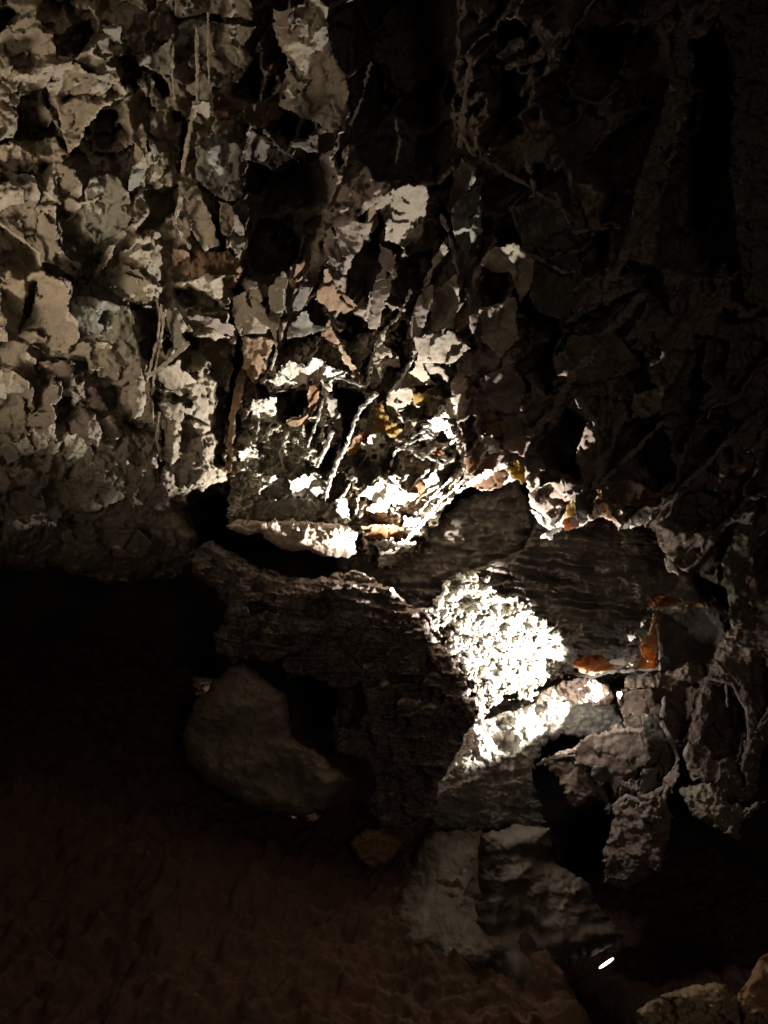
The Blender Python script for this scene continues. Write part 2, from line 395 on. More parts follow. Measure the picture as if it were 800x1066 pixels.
BA = [  # outline, metres proud, tilt x, tilt y, material
 ([(48, 76), (72, 64), (100, 47), (97, 56), (110, 60), (125, 80), (133, 98), (120, 105), (100, 118), (88, 140), (80, 152), (72, 158), (66, 145), (64, 130), (60, 113), (52, 100)], .17, -.20, .12, 'tan_rock'),
 ([(-8, 40), (22, 20), (38, 18), (55, 35), (57, 65), (47, 75), (35, 65), (25, 52), (10, 60), (-8, 52)], .15, -.12, .20, 'tan_rock'),
 ([(108, 28), (125, 27), (128, 45), (118, 52), (106, 38)], .10, -.1, .1, 'tan_rock'),
 ([(142, 66), (178, 42), (181, 80), (165, 75), (152, 68)], .10, -.05, .12, 'grey_rock'),
 ([(150, 90), (155, 78), (160, 85), (158, 100), (150, 98)], .10, -.1, .1, 'grey_rock'),
 ([(140, 140), (148, 128), (153, 140), (156, 172), (138, 172)], .13, -.3, .1, 'tan_rock'),
 ([(155, 145), (175, 150), (176, 170), (160, 173)], .12, .15, .05, 'grey_rock'),
 ([(40, 190), (60, 168), (78, 178), (86, 192), (85, 202), (75, 217), (55, 210), (40, 200)], .15, -.12, .25, 'tan_rock'),
 ([(-8, 180), (35, 180), (40, 200), (40, 240), (30, 245), (12, 262), (-8, 255)], .10, -.15, .2, 'tan_rock'),
 ([(40, 215), (58, 214), (60, 250), (70, 270), (86, 274), (84, 298), (74, 286), (55, 275), (40, 270), (37, 255)], .17, -.2, .15, 'tan_rock'),
 ([(95, 185), (118, 180), (135, 200), (137, 238), (120, 245), (100, 255), (90, 235), (88, 200)], .09, -.05, .12, 'grey_rock'),
 ([(135, 180), (155, 172), (162, 185), (158, 200), (145, 205), (133, 198)], .16, .12, .05, 'grey_rock'),
 ([(122, 255), (150, 240), (160, 240), (162, 275), (152, 302), (143, 300), (130, 270)], .15, -.25, .15, 'tan_rock'),
 ([(100, 287), (115, 255), (123, 252), (112, 275)], .17, -.4, .1, 'tan_rock'),
 ([(5, 302), (27, 292), (25, 320), (18, 342), (5, 332)], .10, -.1, .1, 'tan_rock'),
 ([(22, 345), (35, 325), (55, 312), (100, 310), (135, 320), (140, 345), (147, 370), (135, 372), (125, 390), (105, 375), (85, 378), (60, 370), (40, 370), (25, 362)], .14, -.05, .28, 'grey_rock'),
 ([(40, 376), (75, 376), (80, 400), (100, 405), (115, 430), (95, 425), (75, 415), (55, 405), (42, 395)], .10, -.1, .25, 'brown_rock'),
 ([(-8, 385), (20, 388), (35, 400), (36, 435), (25, 437), (5, 425), (-8, 430)], .12, -.2, .3, 'tan_rock'),
 ([(160, 388), (187, 374), (190, 385), (205, 395), (207, 405), (190, 412), (165, 406), (157, 405)], .18, -.05, .25, 'tan_rock'),
 ([(165, 420), (195, 420), (190, 440), (185, 457), (170, 446)], .12, -.1, .15, 'tan_rock'),
 ([(170, 315), (180, 318), (190, 348), (196, 358), (183, 362), (175, 342)], .18, -.2, .1, 'grey_rock'),
 ([(104, 292), (130, 285), (165, 298), (168, 308), (152, 318), (128, 310), (108, 304)], .14, -.05, .2, 'tan_rock'),
 ([(205, 136), (228, 142), (250, 152), (251, 205), (240, 212), (222, 200), (203, 186)], .14, .15, .1, 'grey_rock'),
 ([(190, 195), (205, 195), (220, 225), (228, 255), (215, 262), (200, 245), (187, 230)], .19, -.15, .1, 'tan_rock'),
 ([(228, 210), (245, 215), (255, 240), (256, 262), (246, 265), (232, 240)], .14, .15, .05, 'brown_rock'),
 ([(180, 25), (215, 20), (268, 28), (252, 50), (264, 60), (255, 76), (240, 90), (222, 92), (218, 106), (205, 100), (182, 86)], .12, -.08, .15, 'tan_rock'),
 ([(182, -20), (262, -20), (262, 20), (215, 14), (180, 20)], .12, -.05, .1, 'tan_rock'),
 ([(225, 95), (252, 116), (232, 126), (220, 120)], .2, .2, .1, 'rust_rock'),
 ([(255, 108), (292, 104), (294, 120), (266, 136), (255, 125)], .25, .2, .1, 'rust_rock'),
 ([(262, 135), (283, 152), (305, 165), (286, 177), (270, 170), (250, 166)], .28, .2, .15, 'dark_rock'),
 ([(200, 105), (218, 106), (220, 122), (210, 130), (198, 122)], .2, -.1, .1, 'tan_rock'),
 ([(243, 310), (255, 304), (262, 325), (280, 340), (278, 346), (250, 349), (243, 335)], .22, -.1, .1, 'tan_rock'),
 ([(198, 260), (238, 262), (252, 280), (245, 300), (222, 300), (200, 290)], .12, .05, .1, 'rust_rock'),
 ([(180, 258), (198, 262), (200, 288), (182, 284)], .12, -.05, .1, 'rust_rock'),
 ([(196, 330), (222, 330), (245, 340), (244, 350), (215, 347), (198, 340)], .12, -.1, .1, 'brown_rock'),
 ([(100, 440), (118, 432), (126, 450), (118, 470), (102, 462)], .08, -.1, .15, 'tan_rock'),
 ([(30, 440), (52, 438), (58, 462), (42, 478), (30, 465)], .09, -.12, .18, 'brown_rock'),
 ([(70, 495), (100, 488), (118, 505), (108, 525), (80, 520)], .07, .05, .1, 'brown_rock'),
 ([(20, 515), (42, 510), (48, 528), (30, 538), (15, 530)], .08, -.1, .15, 'tan_rock'),
 ([(175, 470), (205, 470), (220, 490), (212, 512), (185, 505)], .12, -.05, .15, 'tan_rock'),
 ([(155, 510), (172, 505), (178, 530), (165, 540), (155, 528)], .1, -.1, .1, 'brown_rock'),
 ([(0, 465), (20, 455), (22, 478), (8, 482)], .1, -.15, .15, 'tan_rock'),
 ([(112, 555), (140, 550), (160, 565), (150, 582), (118, 580)], .06, .1, .1, 'brown_rock'),
]
for k, (pl, dz, tx, ty, mt) in enumerate(BA):
    dents = ()
    if k == 0: dents = [([(66, 106), (87, 74), (116, 84), (128, 99), (102, 109), (88, 100)], .10)]
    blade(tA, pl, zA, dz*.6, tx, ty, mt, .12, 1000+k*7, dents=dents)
# knobby hanging stalks
def knob(parent, poly, base, dz, mat, seed, th=.14, name='knob', bulge=.07, w=14, bump=.014):
    p = np.array(poly, float); cx, cy = p.mean(0); d0 = float(base(np.array([cx]), np.array([cy]))[0])-dz
    def dep(X, Y, S):
        D = d0 + rounded(S, w, bulge) + bump*fbm(X/8, Y/8, 4, seed, .6) + bump*2*fbm(X/26, Y/26, 3, seed+4)
        r = .5+.5*fbm(X/18, Y/18, 3, seed+5)
        return D, np.stack([np.clip(r, 0, 1), .4*np.clip(fbm(X/11, Y/11, 3, seed+6)+.2, 0, 1), r], 1)
    return relief(name, lambda X, Y: sd_poly(poly, X, Y), dep, bb(poly), 1.2, mat, parent, ('solid', th), (2, 11), seed)
knob(tA, [(140, 376), (147, 371), (153, 378), (151, 395), (153, 415), (148, 432), (141, 436), (133, 422), (134, 400)], zA, .18, 'tan_rock', 51)
knob(tA, [(72, 440), (85, 425), (100, 430), (106, 450), (102, 466), (85, 456), (75, 450)], zA, .13, 'brown_rock', 52)
knob(tA, [(170, 425), (182, 424), (190, 445), (186, 475), (178, 486), (172, 462)], zA, .12, 'tan_rock', 53)
for k, (pts, w, dz) in enumerate([
    ([(196, 357), (178, 374), (158, 390)], (2.6, 1.8), (.22, .18)), ([(168, 318), (165, 350), (153, 398)], (1.2, 1), (.12, .14)),
    ([(173, 322), (164, 372), (158, 412), (160, 440)], (1.2, 1), (.12, .14)), ([(180, 36), (180, 75), (182, 103)], (1.5, 1.5), (.12, .14)),
    ([(205, 28), (206, 70), (206, 105), (199, 130), (190, 178)], (2, 2.4), (.15, .14)), ([(217, 14), (217, 60), (219, 104)], (1.2, 1.2), (.14, .14)),
    ([(198, 258), (182, 232), (189, 205)], (2, 2.5), (.15, .15)), ([(46, 77), (60, 60), (72, 62)], (2, 2), (.14, .14)),
    ([(0, 232), (40, 262), (42, 276)], (1.5, 1.5), (.08, .12)), ([(166, 430), (163, 455), (168, 480)], (1.3, 1.2), (.12, .12))]):
    strand(tA, pts, w, zA, dz, 'tan_rock', 200+k)

# ================================================================== 2  DARK RECESSED BOXWORK (upper middle)
polyB = [(240, -110), (520, -110), (520, 120), (500, 200), (470, 260), (440, 330), (420, 360), (380, 345), (320, 352), (270, 380), (240, 360), (235, 250), (245, 120)]
pockB = [([(255, 165), (330, 160), (345, 200), (330, 250), (320, 280), (290, 285), (262, 285), (255, 250), (258, 210)], .35),
         ([(290, 115), (330, 125), (336, 138), (300, 150), (290, 130)], .3),
         ([(366, -60), (478, -60), (478, 60), (470, 150), (455, 190), (392, 190), (372, 160)], .45),
         ([(360, 325), (385, 330), (396, 345), (385, 385), (378, 395), (360, 370)], .3),
         ([(412, 268), (450, 260), (440, 300), (420, 320), (410, 300)], .3)]
tB = thing('boxwork_recess', 'deep dark boxwork recess between the pale ceiling and the shadowed ribbed one', 'boxwork', (340, 150, 3.8))
def depB(X, Y, S):
    h1, w1, r1 = hollows(X, Y, 50, .42, 111, ax=1.9, rot=-1.0, warp=.34, keep=.9)
    f2, r2, e2 = facets(X, Y, 24, .03, .09, 121)
    D = zB(X, Y) + .06 + h1 + f2*.8 + .08*fbm(X/50, Y/50, 4, 15) + .010*fbm(X/8, Y/8, 4, 16, .6) + pockets(X, Y, pockB, 400) + rounded(S, 30, .3)
    return D, np.stack([np.clip(r1*.6+r2*.4, 0, 1), np.clip(.3*w1, 0, 1), r2], 1)
relief('rock_face', lambda X, Y: sd_poly(polyB, X, Y), depB, clampbb(bb(polyB)), 1.5, 'brown_rock', tB, ('skirt', .5), (5, 22), 2)
BB = [
 ([(285, 10), (300, 10), (330, -4), (342, 8), (339, 30), (350, 60), (360, 80), (363, 100), (363, 120), (358, 139), (345, 141), (330, 126), (315, 122), (290, 111), (292, 92), (300, 70), (298, 55), (287, 42)], .16, -.1, .15, 'tan_rock'),
 ([(300, 151), (326, 141), (350, 139), (352, 155), (330, 160), (310, 153)], .14, .1, .1, 'dark_rock'),
 ([(395, 206), (415, 195), (446, 194), (441, 230), (441, 245), (420, 258), (401, 250), (403, 235), (393, 215)], .3, -.12, .22, 'tan_rock'),
 ([(260, 302), (270, 299), (281, 339), (270, 338), (262, 325)], .25, -.2, .05, 'tan_rock'),
 ([(281, 302), (295, 281), (300, 290), (293, 325), (287, 352), (280, 340)], .3, -.3, .05, 'tan_rock'),
 ([(300, 342), (320, 318), (323, 335), (343, 342), (326, 347), (300, 353)], .22, -.2, .3, 'grey_rock'),
 ([(328, 312), (340, 282), (352, 300), (372, 318), (362, 326), (342, 322)], .2, .05, .2, 'rust_rock'),
 ([(340, 240), (360, 228), (388, 232), (385, 250), (372, 262), (360, 285), (345, 280), (338, 262)], .2, -.05, .1, 'brown_rock'),
 ([(396, 255), (412, 264), (411, 290), (401, 314), (394, 345), (383, 342), (381, 320), (389, 300), (396, 280)], .22, -.05, .05, 'brown_rock'),
 ([(302, 280), (318, 268), (322, 280), (312, 300), (308, 318), (302, 300)], .16, .1, .1, 'rust_rock'),
 ([(382, 218), (392, 212), (394, 235), (386, 245), (378, 236)], .2, .1, .1, 'rust_rock'),
 ([(296, 300), (322, 300), (318, 318), (302, 330), (296, 318)], .1, .1, .1, 'dark_rock'),
 ([(300, 12), (318, 30), (312, 40), (302, 30)], .2, .25, .1, 'brown_rock'),
]
for k, (pl, dz, tx, ty, mt) in enumerate(BB):
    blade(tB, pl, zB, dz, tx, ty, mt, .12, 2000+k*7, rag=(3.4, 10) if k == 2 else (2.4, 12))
for k, (pts, w, dz) in enumerate([
    ([(386, 65), (378, 100), (366, 130)], (1.4, 1.2), (.15, .15)), ([(382, 175), (370, 188), (362, 205)], (1.6, 1), (.15, .12)),
    ([(413, 125), (416, 150), (412, 172)], (2.6, 2), (.2, .25)), ([(428, 303), (415, 330), (398, 346), (388, 372), (383, 400)], (1.5, 1.8), (.3, .3)),
    ([(325, 270), (312, 300), (300, 322)], (1.4, 1.2), (.15, .18)), ([(252, 167), (262, 136), (284, 150)], (1, 1), (.31, .31)), ([(276, 136), (292, 155), (311, 168)], (1.6, 1), (.3, .3)),
    ([(332, 262), (345, 285), (318, 318)], (1.5, 1.4), (.2, .2))]):
    strand(tB, pts, w if k not in (0, 2) else (1.6, 1), zB, dz, 'tan_rock' if k == 3 else 'dark_rock', 240+k, rag=(1.8, 8))

# ================================================================== 3  SHADOWED RIBBED CEILING (right)
polyD = [(455, -110), (910, -110), (910, 640), (800, 640), (765, 620), (735, 600), (700, 590), (684, 556), (668, 545), (655, 548), (645, 552), (636, 541), (622, 537), (612, 547),
         (600, 548), (590, 549), (582, 552), (572, 547), (560, 537), (553, 526), (550, 503), (544, 494), (526, 506), (512, 511), (495, 509), (480, 507), (486, 480),
         (478, 440), (470, 400), (440, 385), (425, 360), (440, 320), (462, 262), (470, 200), (478, 100)]
pockD = [([(495, 195), (560, 170), (590, 180), (620, 250), (600, 262), (520, 250), (500, 240)], .25),
         ([(500, 300), (505, 282), (530, 280), (533, 305), (520, 325), (500, 325)], .25),
         ([(570, 450), (590, 425), (612, 440), (618, 490), (600, 500), (570, 485), (560, 468)], .35),
         ([(630, 490), (650, 440), (685, 430), (700, 470), (705, 500), (670, 520), (640, 512)], .38),
         ([(556, 365), (592, 335), (600, 350), (588, 385), (570, 410), (556, 400)], .3),
         ([(600, 30), (690, 20), (700, 90), (660, 200), (600, 190), (560, 110)], .35),
         ([(720, 100), (770, 80), (775, 240), (740, 290), (680, 280), (690, 200)], .35),
         ([(498, 50), (540, 70), (545, 140), (505, 160), (490, 110)], .3),
         ([(650, 270), (690, 280), (700, 330), (665, 310)], .2), ([(720, 345), (760, 355), (755, 395), (728, 390)], .2),
         ([(780, 560), (830, 540), (840, 610), (790, 620)], .3), ([(665, 545), (690, 548), (690, 575), (672, 570)], .3),
         ([(716, 440), (760, 430), (755, 470), (722, 478)], .2), ([(480, 440), (492, 430), (500, 455), (488, 470)], .2)]
tD = thing('ribbed_ceiling', 'shadowed brown boxwork ceiling with long ribs and a ragged backlit fringe, upper right', 'boxwork', (640, 330, 4.3))
def depD(X, Y, S):
    h1, w1, r1 = hollows(X, Y, 62, .46, 211, ax=1.7, rot=-.95, warp=.32, keep=.85)
    h2, w2, r2 = hollows(X, Y, 27, .16, 221, ax=1.5, rot=-.7, warp=.4, keep=.6)
    f2, r3, e3 = facets(X, Y, 30, .03, .09, 231, ax=1.4, rot=-.95)
    pop = worley(X/9+.4*fbm(X/20, Y/20, 2, 4), Y/9, 241)[0]
    D = zD(X, Y) + h1 + h2*.8 + f2 + .10*fbm(X/75, Y/75, 4, 25) + .010*fbm(X/9, Y/9, 4, 26, .6)
    D = D - .012*np.clip(1-pop*1.3, 0, 1) - .05*ridged(X/50, Y/50, 3, 27)*sstep(560, 700, X) + pockets(X, Y, pockD, 500) + rounded(S, 14, .14)
    return D, np.stack([np.clip(r1*.5+r3*.5, 0, 1), np.clip(.3*w1+.2*w2, 0, 1)*sstep(760, 560, X)+.05, r2], 1)
relief('rock_face', lambda X, Y: sd_poly(polyD, X, Y), depD, clampbb(bb(polyD)), 1.4, 'brown_rock', tD, ('skirt', .35), (3.5, 16), 3)
BD = [
 ([(480, 163), (496, 175), (495, 186), (485, 202), (480, 216), (466, 223), (468, 200), (475, 180)], .2, -.25, .1, 'tan_rock'),
 ([(470, 216), (500, 190), (502, 240), (486, 263), (475, 255)], .12, .1, .1, 'grey_rock'),
 ([(462, 248), (466, 258), (455, 280), (445, 297), (439, 300), (450, 272)], .22, -.3, .1, 'tan_rock'),
 ([(498, 275), (515, 258), (536, 254), (556, 270), (551, 300), (541, 315), (536, 298), (530, 281), (512, 284)], .18, -.15, .2, 'tan_rock'),
 ([(500, 322), (536, 310), (541, 352), (520, 372), (498, 352)], .12, -.1, .2, 'tan_rock'),
 ([(440, 300), (454, 294), (446, 330), (436, 352), (424, 352), (432, 320)], .2, -.2, .1, 'brown_rock'),
 ([(455, 302), (475, 285), (479, 310), (471, 342), (450, 347), (447, 330)], .17, -.15, .15, 'tan_rock'),
 ([(484, 300), (496, 300), (510, 350), (500, 366), (488, 340)], .2, .15, .05, 'brown_rock'),
 ([(430, 352), (470, 345), (490, 362), (470, 380), (440, 378)], .13, -.1, .25, 'tan_rock'),
 ([(592, 350), (640, 345), (668, 380), (640, 395), (605, 400), (580, 390)], .16, .1, .2, 'brown_rock'),
 ([(530, 215), (575, 205), (610, 240), (590, 262), (545, 255)], .05, .1, .1, 'dark_rock'),
 ([(545, 270), (600, 265), (612, 300), (585, 335), (555, 320)], .06, .1, .15, 'dark_rock'),
 ([(500, 395), (530, 380), (548, 400), (540, 430), (512, 428)], .12, -.1, .2, 'brown_rock'),
 ([(520, 440), (545, 430), (556, 455), (545, 475), (525, 468)], .12, -.1, .2, 'brown_rock'),
 ([(660, 410), (690, 402), (690, 425), (668, 438), (655, 425)], .12, -.1, .2, 'tan_rock'),
 ([(575, 372), (590, 365), (592, 384), (578, 386)], .2, -.2, .2, 'grey_rock'),
 ([(600, 470), (612, 440), (622, 455), (622, 500), (610, 515), (604, 490)], .16, -.1, .1, 'brown_rock'),
 ([(560, 505), (590, 500), (612, 508), (608, 522), (580, 520), (562, 514)], .13, 0, .3, 'brown_rock'),
 ([(620, 505), (660, 500), (690, 515), (684, 530), (650, 526), (630, 520)], .13, .1, .3, 'rust_rock'),
 ([(622, 508), (630, 512), (651, 545), (648, 551), (640, 538)], .24, .2, .1, 'grey_rock'),
 ([(600, 515), (618, 512), (617, 535), (606, 546), (600, 535)], .13, .1, .1, 'dark_rock'),
]
for k, (pl, dz, tx, ty, mt) in enumerate(BD):
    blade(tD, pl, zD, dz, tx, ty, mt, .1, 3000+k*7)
# translucent plates along the fringe
for k, (pl, dz, mt) in enumerate([
    ([(493, 506), (500, 494), (520, 484), (528, 490), (524, 505), (510, 511)], .10, 'orange_calcite'),
    ([(484, 470), (492, 478), (497, 492), (488, 494), (483, 482)], .12, 'orange_calcite'),
    ([(526, 486), (540, 478), (548, 490), (545, 506), (534, 496)], .08, 'ochre_calcite'),
    ([(473, 514), (490, 498), (524, 480), (528, 485), (496, 504)], .16, 'white_crust'),
    ([(590, 526), (600, 518), (601, 540), (589, 548)], .10, 'ochre_calcite'),
    ([(588, 540), (600, 538), (604, 546), (592, 553), (586, 551)], .13, 'orange_calcite'),
    ([(585, 500), (594, 499), (593, 512), (588, 520)], .16, 'white_crust'),
    ([(617, 536), (622, 509), (632, 522), (645, 545), (634, 541)], .14, 'orange_calcite'),
    ([(553, 526), (565, 537), (582, 551), (574, 562), (561, 560), (572, 553), (560, 541), (552, 531)], .16, 'white_crust'),
    ([(654, 540), (662, 546), (669, 538), (667, 547), (657, 549)], .14, 'white_crust'),
    ([(693, 571), (698, 577), (704, 580), (700, 584), (694, 580)], -.15, 'white_crust'),
    ([(690, 580), (704, 583), (708, 600), (696, 594)], -.15, 'white_crust'),
    ([(498, 455), (512, 452), (524, 470), (508, 472)], .14, 'white_crust'),
    ([(506, 444), (522, 446), (524, 454), (510, 456)], .12, 'ochre_calcite')]):
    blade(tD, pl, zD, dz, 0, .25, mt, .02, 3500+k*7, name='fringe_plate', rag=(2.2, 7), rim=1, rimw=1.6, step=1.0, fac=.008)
for k, (pts, w, dz) in enumerate([
    ([(712, 60), (704, 100), (690, 145), (672, 190), (664, 225), (652, 264)], (11, 6), (.2, .26)),
    ([(665, 240), (648, 268)], (3, 5), (.25, .3)),
    ([(668, 308), (630, 350), (600, 385), (575, 430), (550, 452)], (5, 3), (.2, .2)),
    ([(690, 440), (660, 470), (640, 490), (610, 520)], (2.4, 2), (.1, .12)),
    ([(759, 458), (735, 485), (700, 515), (672, 548)], (2.2, 1.6), (.12, .15)),
    ([(478, 135), (492, 160), (520, 175), (560, 200), (600, 230)], (2, 1), (.15, .15)),
    ([(550, 205), (578, 200), (596, 240)], (1, 1), (.1, .1)), ([(595, 242), (622, 238), (655, 236)], (1.4, 1), (.12, .12)),
    ([(546, 262), (585, 282), (612, 285)], (1.6, 1.2), (.15, .15)), ([(460, 225), (466, 240), (478, 286)], (1.8, 1.3), (.22, .22)),
    ([(545, 150), (553, 185), (557, 204)], (2, 1.4), (.15, .15)), ([(770, -20), (785, 80), (782, 200), (795, 300)], (24, 20), (.1, .1)),
    ([(490, 60), (484, 110), (478, 150)], (3, 3), (.15, .15)), ([(590, 30), (560, 60), (528, 70)], (6, 3), (.1, .12)),
    ([(618, 515), (624, 480), (620, 440), (600, 415)], (4, 3), (.12, .12)), ([(770, 640), (765, 590), (775, 560)], (10, 14), (.1, .1))]):
    strand(tD, pts, w, zD, dz, 'dark_rock' if w[0] > 9 else 'brown_rock', 280+k, rag=(2.6, 12), rim=.25)

# ================================================================== 4  FLOODLIT BOXWORK (centre)
polyC = [(238, 520), (236, 480), (246, 430), (256, 390), (270, 372), (290, 362), (330, 352), (360, 352), (390, 345), (430, 350), (470, 372), (494, 405), (496, 450), (484, 490),
         (470, 520), (452, 548), (438, 575), (415, 590), (380, 586), (360, 560), (300, 552), (262, 548), (240, 545)]
pockC = [([(398, 560), (420, 556), (424, 574), (404, 578)], .2), ([(424, 556), (440, 560), (434, 574), (424, 570)], .2), ([(384, 572), (400, 580), (396, 590), (380, 584)], .2), ([(288, 406), (322, 402), (326, 425), (310, 438), (290, 442), (285, 425)], .45), ([(346, 400), (382, 408), (384, 430), (368, 440), (358, 470), (350, 440), (344, 420)], .5),
         ([(316, 438), (332, 432), (342, 445), (330, 470), (316, 462)], .3), ([(334, 470), (352, 462), (350, 480), (338, 500), (328, 492)], .35),
         ([(368, 470), (384, 467), (394, 490), (386, 503), (370, 496)], .16), ([(405, 465), (420, 462), (410, 490), (398, 492)], .25),
         ([(265, 398), (281, 398), (283, 414), (268, 420)], .3), ([(242, 430), (254, 428), (254, 450), (244, 464)], .35),
         ([(424, 422), (444, 418), (448, 436), (432, 440), (422, 434)], .2), ([(396, 362), (420, 355), (428, 375), (412, 390), (398, 385)], .22),
         ([(440, 450), (470, 448), (470, 460), (445, 462)], .2), ([(455, 490), (478, 470), (482, 490), (462, 515)], .25),
         ([(360, 535), (378, 530), (376, 545), (362, 548)], .15), ([(416, 530), (440, 535), (432, 552), (415, 548)], .25), ([(386, 540), (404, 545), (400, 556), (386, 554)], .22)]
tC = thing('floodlit_boxwork', 'floodlit white and orange boxwork with honeycomb fins above the pink slab, centre of the cave', 'boxwork', (360, 480, 4.6))
def depC(X, Y, S):
    h1, w1, r1 = hollows(X, Y, 25, .24, 311, ax=1.7, rot=-.9, warp=.36, keep=.9)
    h3, w3, r3 = hollows(X, Y, 11, .07, 331, ax=1.3, rot=-.4, warp=.4, keep=.7)
    f2, r2, e2 = facets(X, Y, 14, .02, .05, 321)
    left = sstep(350, 300, X)*sstep(425, 455, Y)
    D = zC(X, Y) - .05 + h1*(1-.8*left) + h3 + f2 + .05*fbm(X/40, Y/40, 4, 35) + .014*fbm(X/7, Y/7, 4, 36, .65)
    D = D - .04*left*ridged(X/24, Y/14, 4, 37, .65)
    pop = worley(X/5.5+.4*fbm(X/12, Y/12, 2, 4), Y/5.5, 341)[0]
    D = D - .012*np.clip(1-pop*1.3, 0, 1) + pockets(X, Y, pockC, 600, 4) + rounded(S, 10, .12)
    cr = .7*w1 + .3*w3 + .3*np.clip(fbm(X/18, Y/18, 3, 38)+.1, 0, 1) + .4*left
    return D, np.stack([np.clip(r1*.6+r2*.5, 0, 1), np.clip(cr, 0, 1), r2], 1)
rock_mat('lit_boxwork', (.30, .24, .17), (.24, .20, .16), (.26, .14, .06), (.62, .57, .47), bump=.5, scale=14)
relief('rock_face', lambda X, Y: sd_poly(polyC, X, Y), depC, bb(polyC), 1.0, 'lit_boxwork', tC, ('skirt', .4), (4, 12), 4)
BC = [
 ([(282, 396), (294, 384), (302, 376), (318, 380), (330, 372), (345, 382), (362, 388), (360, 398), (340, 398), (325, 398), (300, 404), (286, 408)], .20, 0, .5, 'white_crust', .06),
 ([(262, 418), (285, 414), (288, 428), (280, 440), (262, 442)], .12, -.1, .3, 'white_crust', .08),
 ([(334, 398), (345, 398), (345, 412), (340, 416), (335, 408)], .20, 0, .3, 'white_crust', .03),
 ([(392, 425), (398, 421), (408, 440), (419, 446), (420, 455), (412, 459), (401, 451), (390, 450), (388, 445)], .15, .1, .2, 'ochre_calcite', .03),
 ([(384, 440), (389, 449), (371, 473), (360, 476), (362, 466)], .17, .2, .1, 'orange_calcite', .03),
 ([(375, 465), (385, 451), (402, 456), (401, 463), (383, 468)], .18, 0, .3, 'white_crust', .03),
 ([(456, 426), (474, 412), (489, 422), (481, 438), (466, 436), (460, 434)], .17, 0, .3, 'white_crust', .05),
 ([(440, 442), (458, 432), (468, 440), (474, 460), (470, 462), (462, 448), (446, 462), (434, 456)], .17, 0, .3, 'white_crust', .04),
 ([(372, 514), (395, 501), (412, 494), (419, 509), (436, 516), (425, 527), (402, 522), (384, 520)], .18, 0, .5, 'white_crust', .05),
 ([(394, 520), (408, 520), (404, 535), (392, 534), (380, 531)], .15, 0, .3, 'white_crust', .04),
 ([(428, 511), (436, 498), (446, 514), (436, 521)], .16, .2, .1, 'orange_calcite', .03),
 ([(452, 440), (458, 430), (462, 438), (456, 444)], .18, .1, .1, 'orange_calcite', .03), ([(450, 470), (458, 462), (462, 472), (454, 476)], .16, .1, .1, 'orange_calcite', .03),
 ([(384, 380), (394, 352), (404, 338), (398, 360), (412, 366), (420, 385), (402, 380), (396, 400), (386, 406)], .18, -.1, .2, 'tan_rock', .06),
 ([(430, 386), (436, 368), (442, 382), (452, 400), (440, 400), (426, 404), (404, 413), (420, 394)], .2, 0, .3, 'tan_rock', .05),
 ([(404, 412), (416, 404), (432, 404), (426, 420), (412, 432), (405, 436), (402, 422)], .17, 0, .2, 'tan_rock', .05),
 ([(466, 380), (482, 368), (486, 390), (466, 390)], .15, .1, .2, 'ochre_calcite', .04), ([(430, 410), (446, 408), (448, 418), (432, 420)], .15, .1, .2, 'ochre_calcite', .04),
 ([(326, 364), (346, 328), (349, 346), (356, 358), (346, 362), (337, 348)], .2, 0, .1, 'rust_rock', .04),
 ([(352, 355), (362, 368), (376, 392), (382, 402), (372, 398), (358, 376)], .2, .1, .1, 'rust_rock', .04),
 ([(252, 352), (276, 350), (286, 356), (276, 386), (263, 397), (255, 386)], .14, -.1, .1, 'rust_rock', .08),
 ([(254, 375), (256, 400), (246, 432), (241, 492), (235, 492), (239, 430), (246, 395)], .18, -.3, 0, 'rust_rock', .06),
 ([(340, 410), (350, 416), (357, 440), (356, 458), (348, 440), (341, 426)], .18, .1, .1, 'grey_rock', .04),
 ([(322, 402), (333, 400), (332, 420), (324, 432), (320, 416)], .16, .1, .1, 'orange_calcite', .04),
 ([(300, 436), (318, 430), (324, 438), (312, 446), (300, 448)], .12, 0, .3, 'rust_rock', .06),
 ([(440, 500), (454, 490), (458, 508), (446, 518)], .12, 0, .2, 'grey_rock', .04),
 ([(376, 548), (398, 545), (418, 548), (432, 556), (412, 562), (384, 560)], .14, 0, .5, 'orange_calcite', .04),
 ([(384, 564), (410, 562), (434, 566), (428, 576), (400, 576)], .1, 0, .4, 'white_crust', .04),
 ([(396, 576), (414, 572), (410, 588), (396, 592)], .1, 0, .2, 'white_crust', .04),
 ([(420, 538), (436, 540), (436, 556), (424, 562)], .14, 0, .3, 'white_crust', .04),
 ([(486, 420), (494, 432), (492, 450), (484, 446)], .1, .1, .2, 'rust_rock', .04),
 ([(250, 470), (262, 464), (274, 476), (268, 492), (252, 488)], .1, -.1, .2, 'white_crust', .06),
 ([(258, 500), (284, 494), (300, 504), (286, 518), (260, 516)], .09, -.1, .4, 'white_crust', .06),
 ([(302, 500), (330, 492), (344, 506), (330, 520), (306, 518)], .09, 0, .4, 'white_crust', .06),
 ([(256, 522), (300, 518), (342, 522), (350, 536), (310, 540), (262, 538)], .10, 0, .5, 'white_crust', .06),
 ([(350, 520), (362, 524), (364, 540), (352, 540)], .1, 0, .4, 'white_crust', .06),
]
for k, (pl, dz, tx, ty, mt, th) in enumerate(BC):
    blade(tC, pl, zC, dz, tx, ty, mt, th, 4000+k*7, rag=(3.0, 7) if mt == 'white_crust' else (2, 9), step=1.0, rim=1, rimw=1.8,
          bumps=.022 if mt == 'white_crust' else .012)
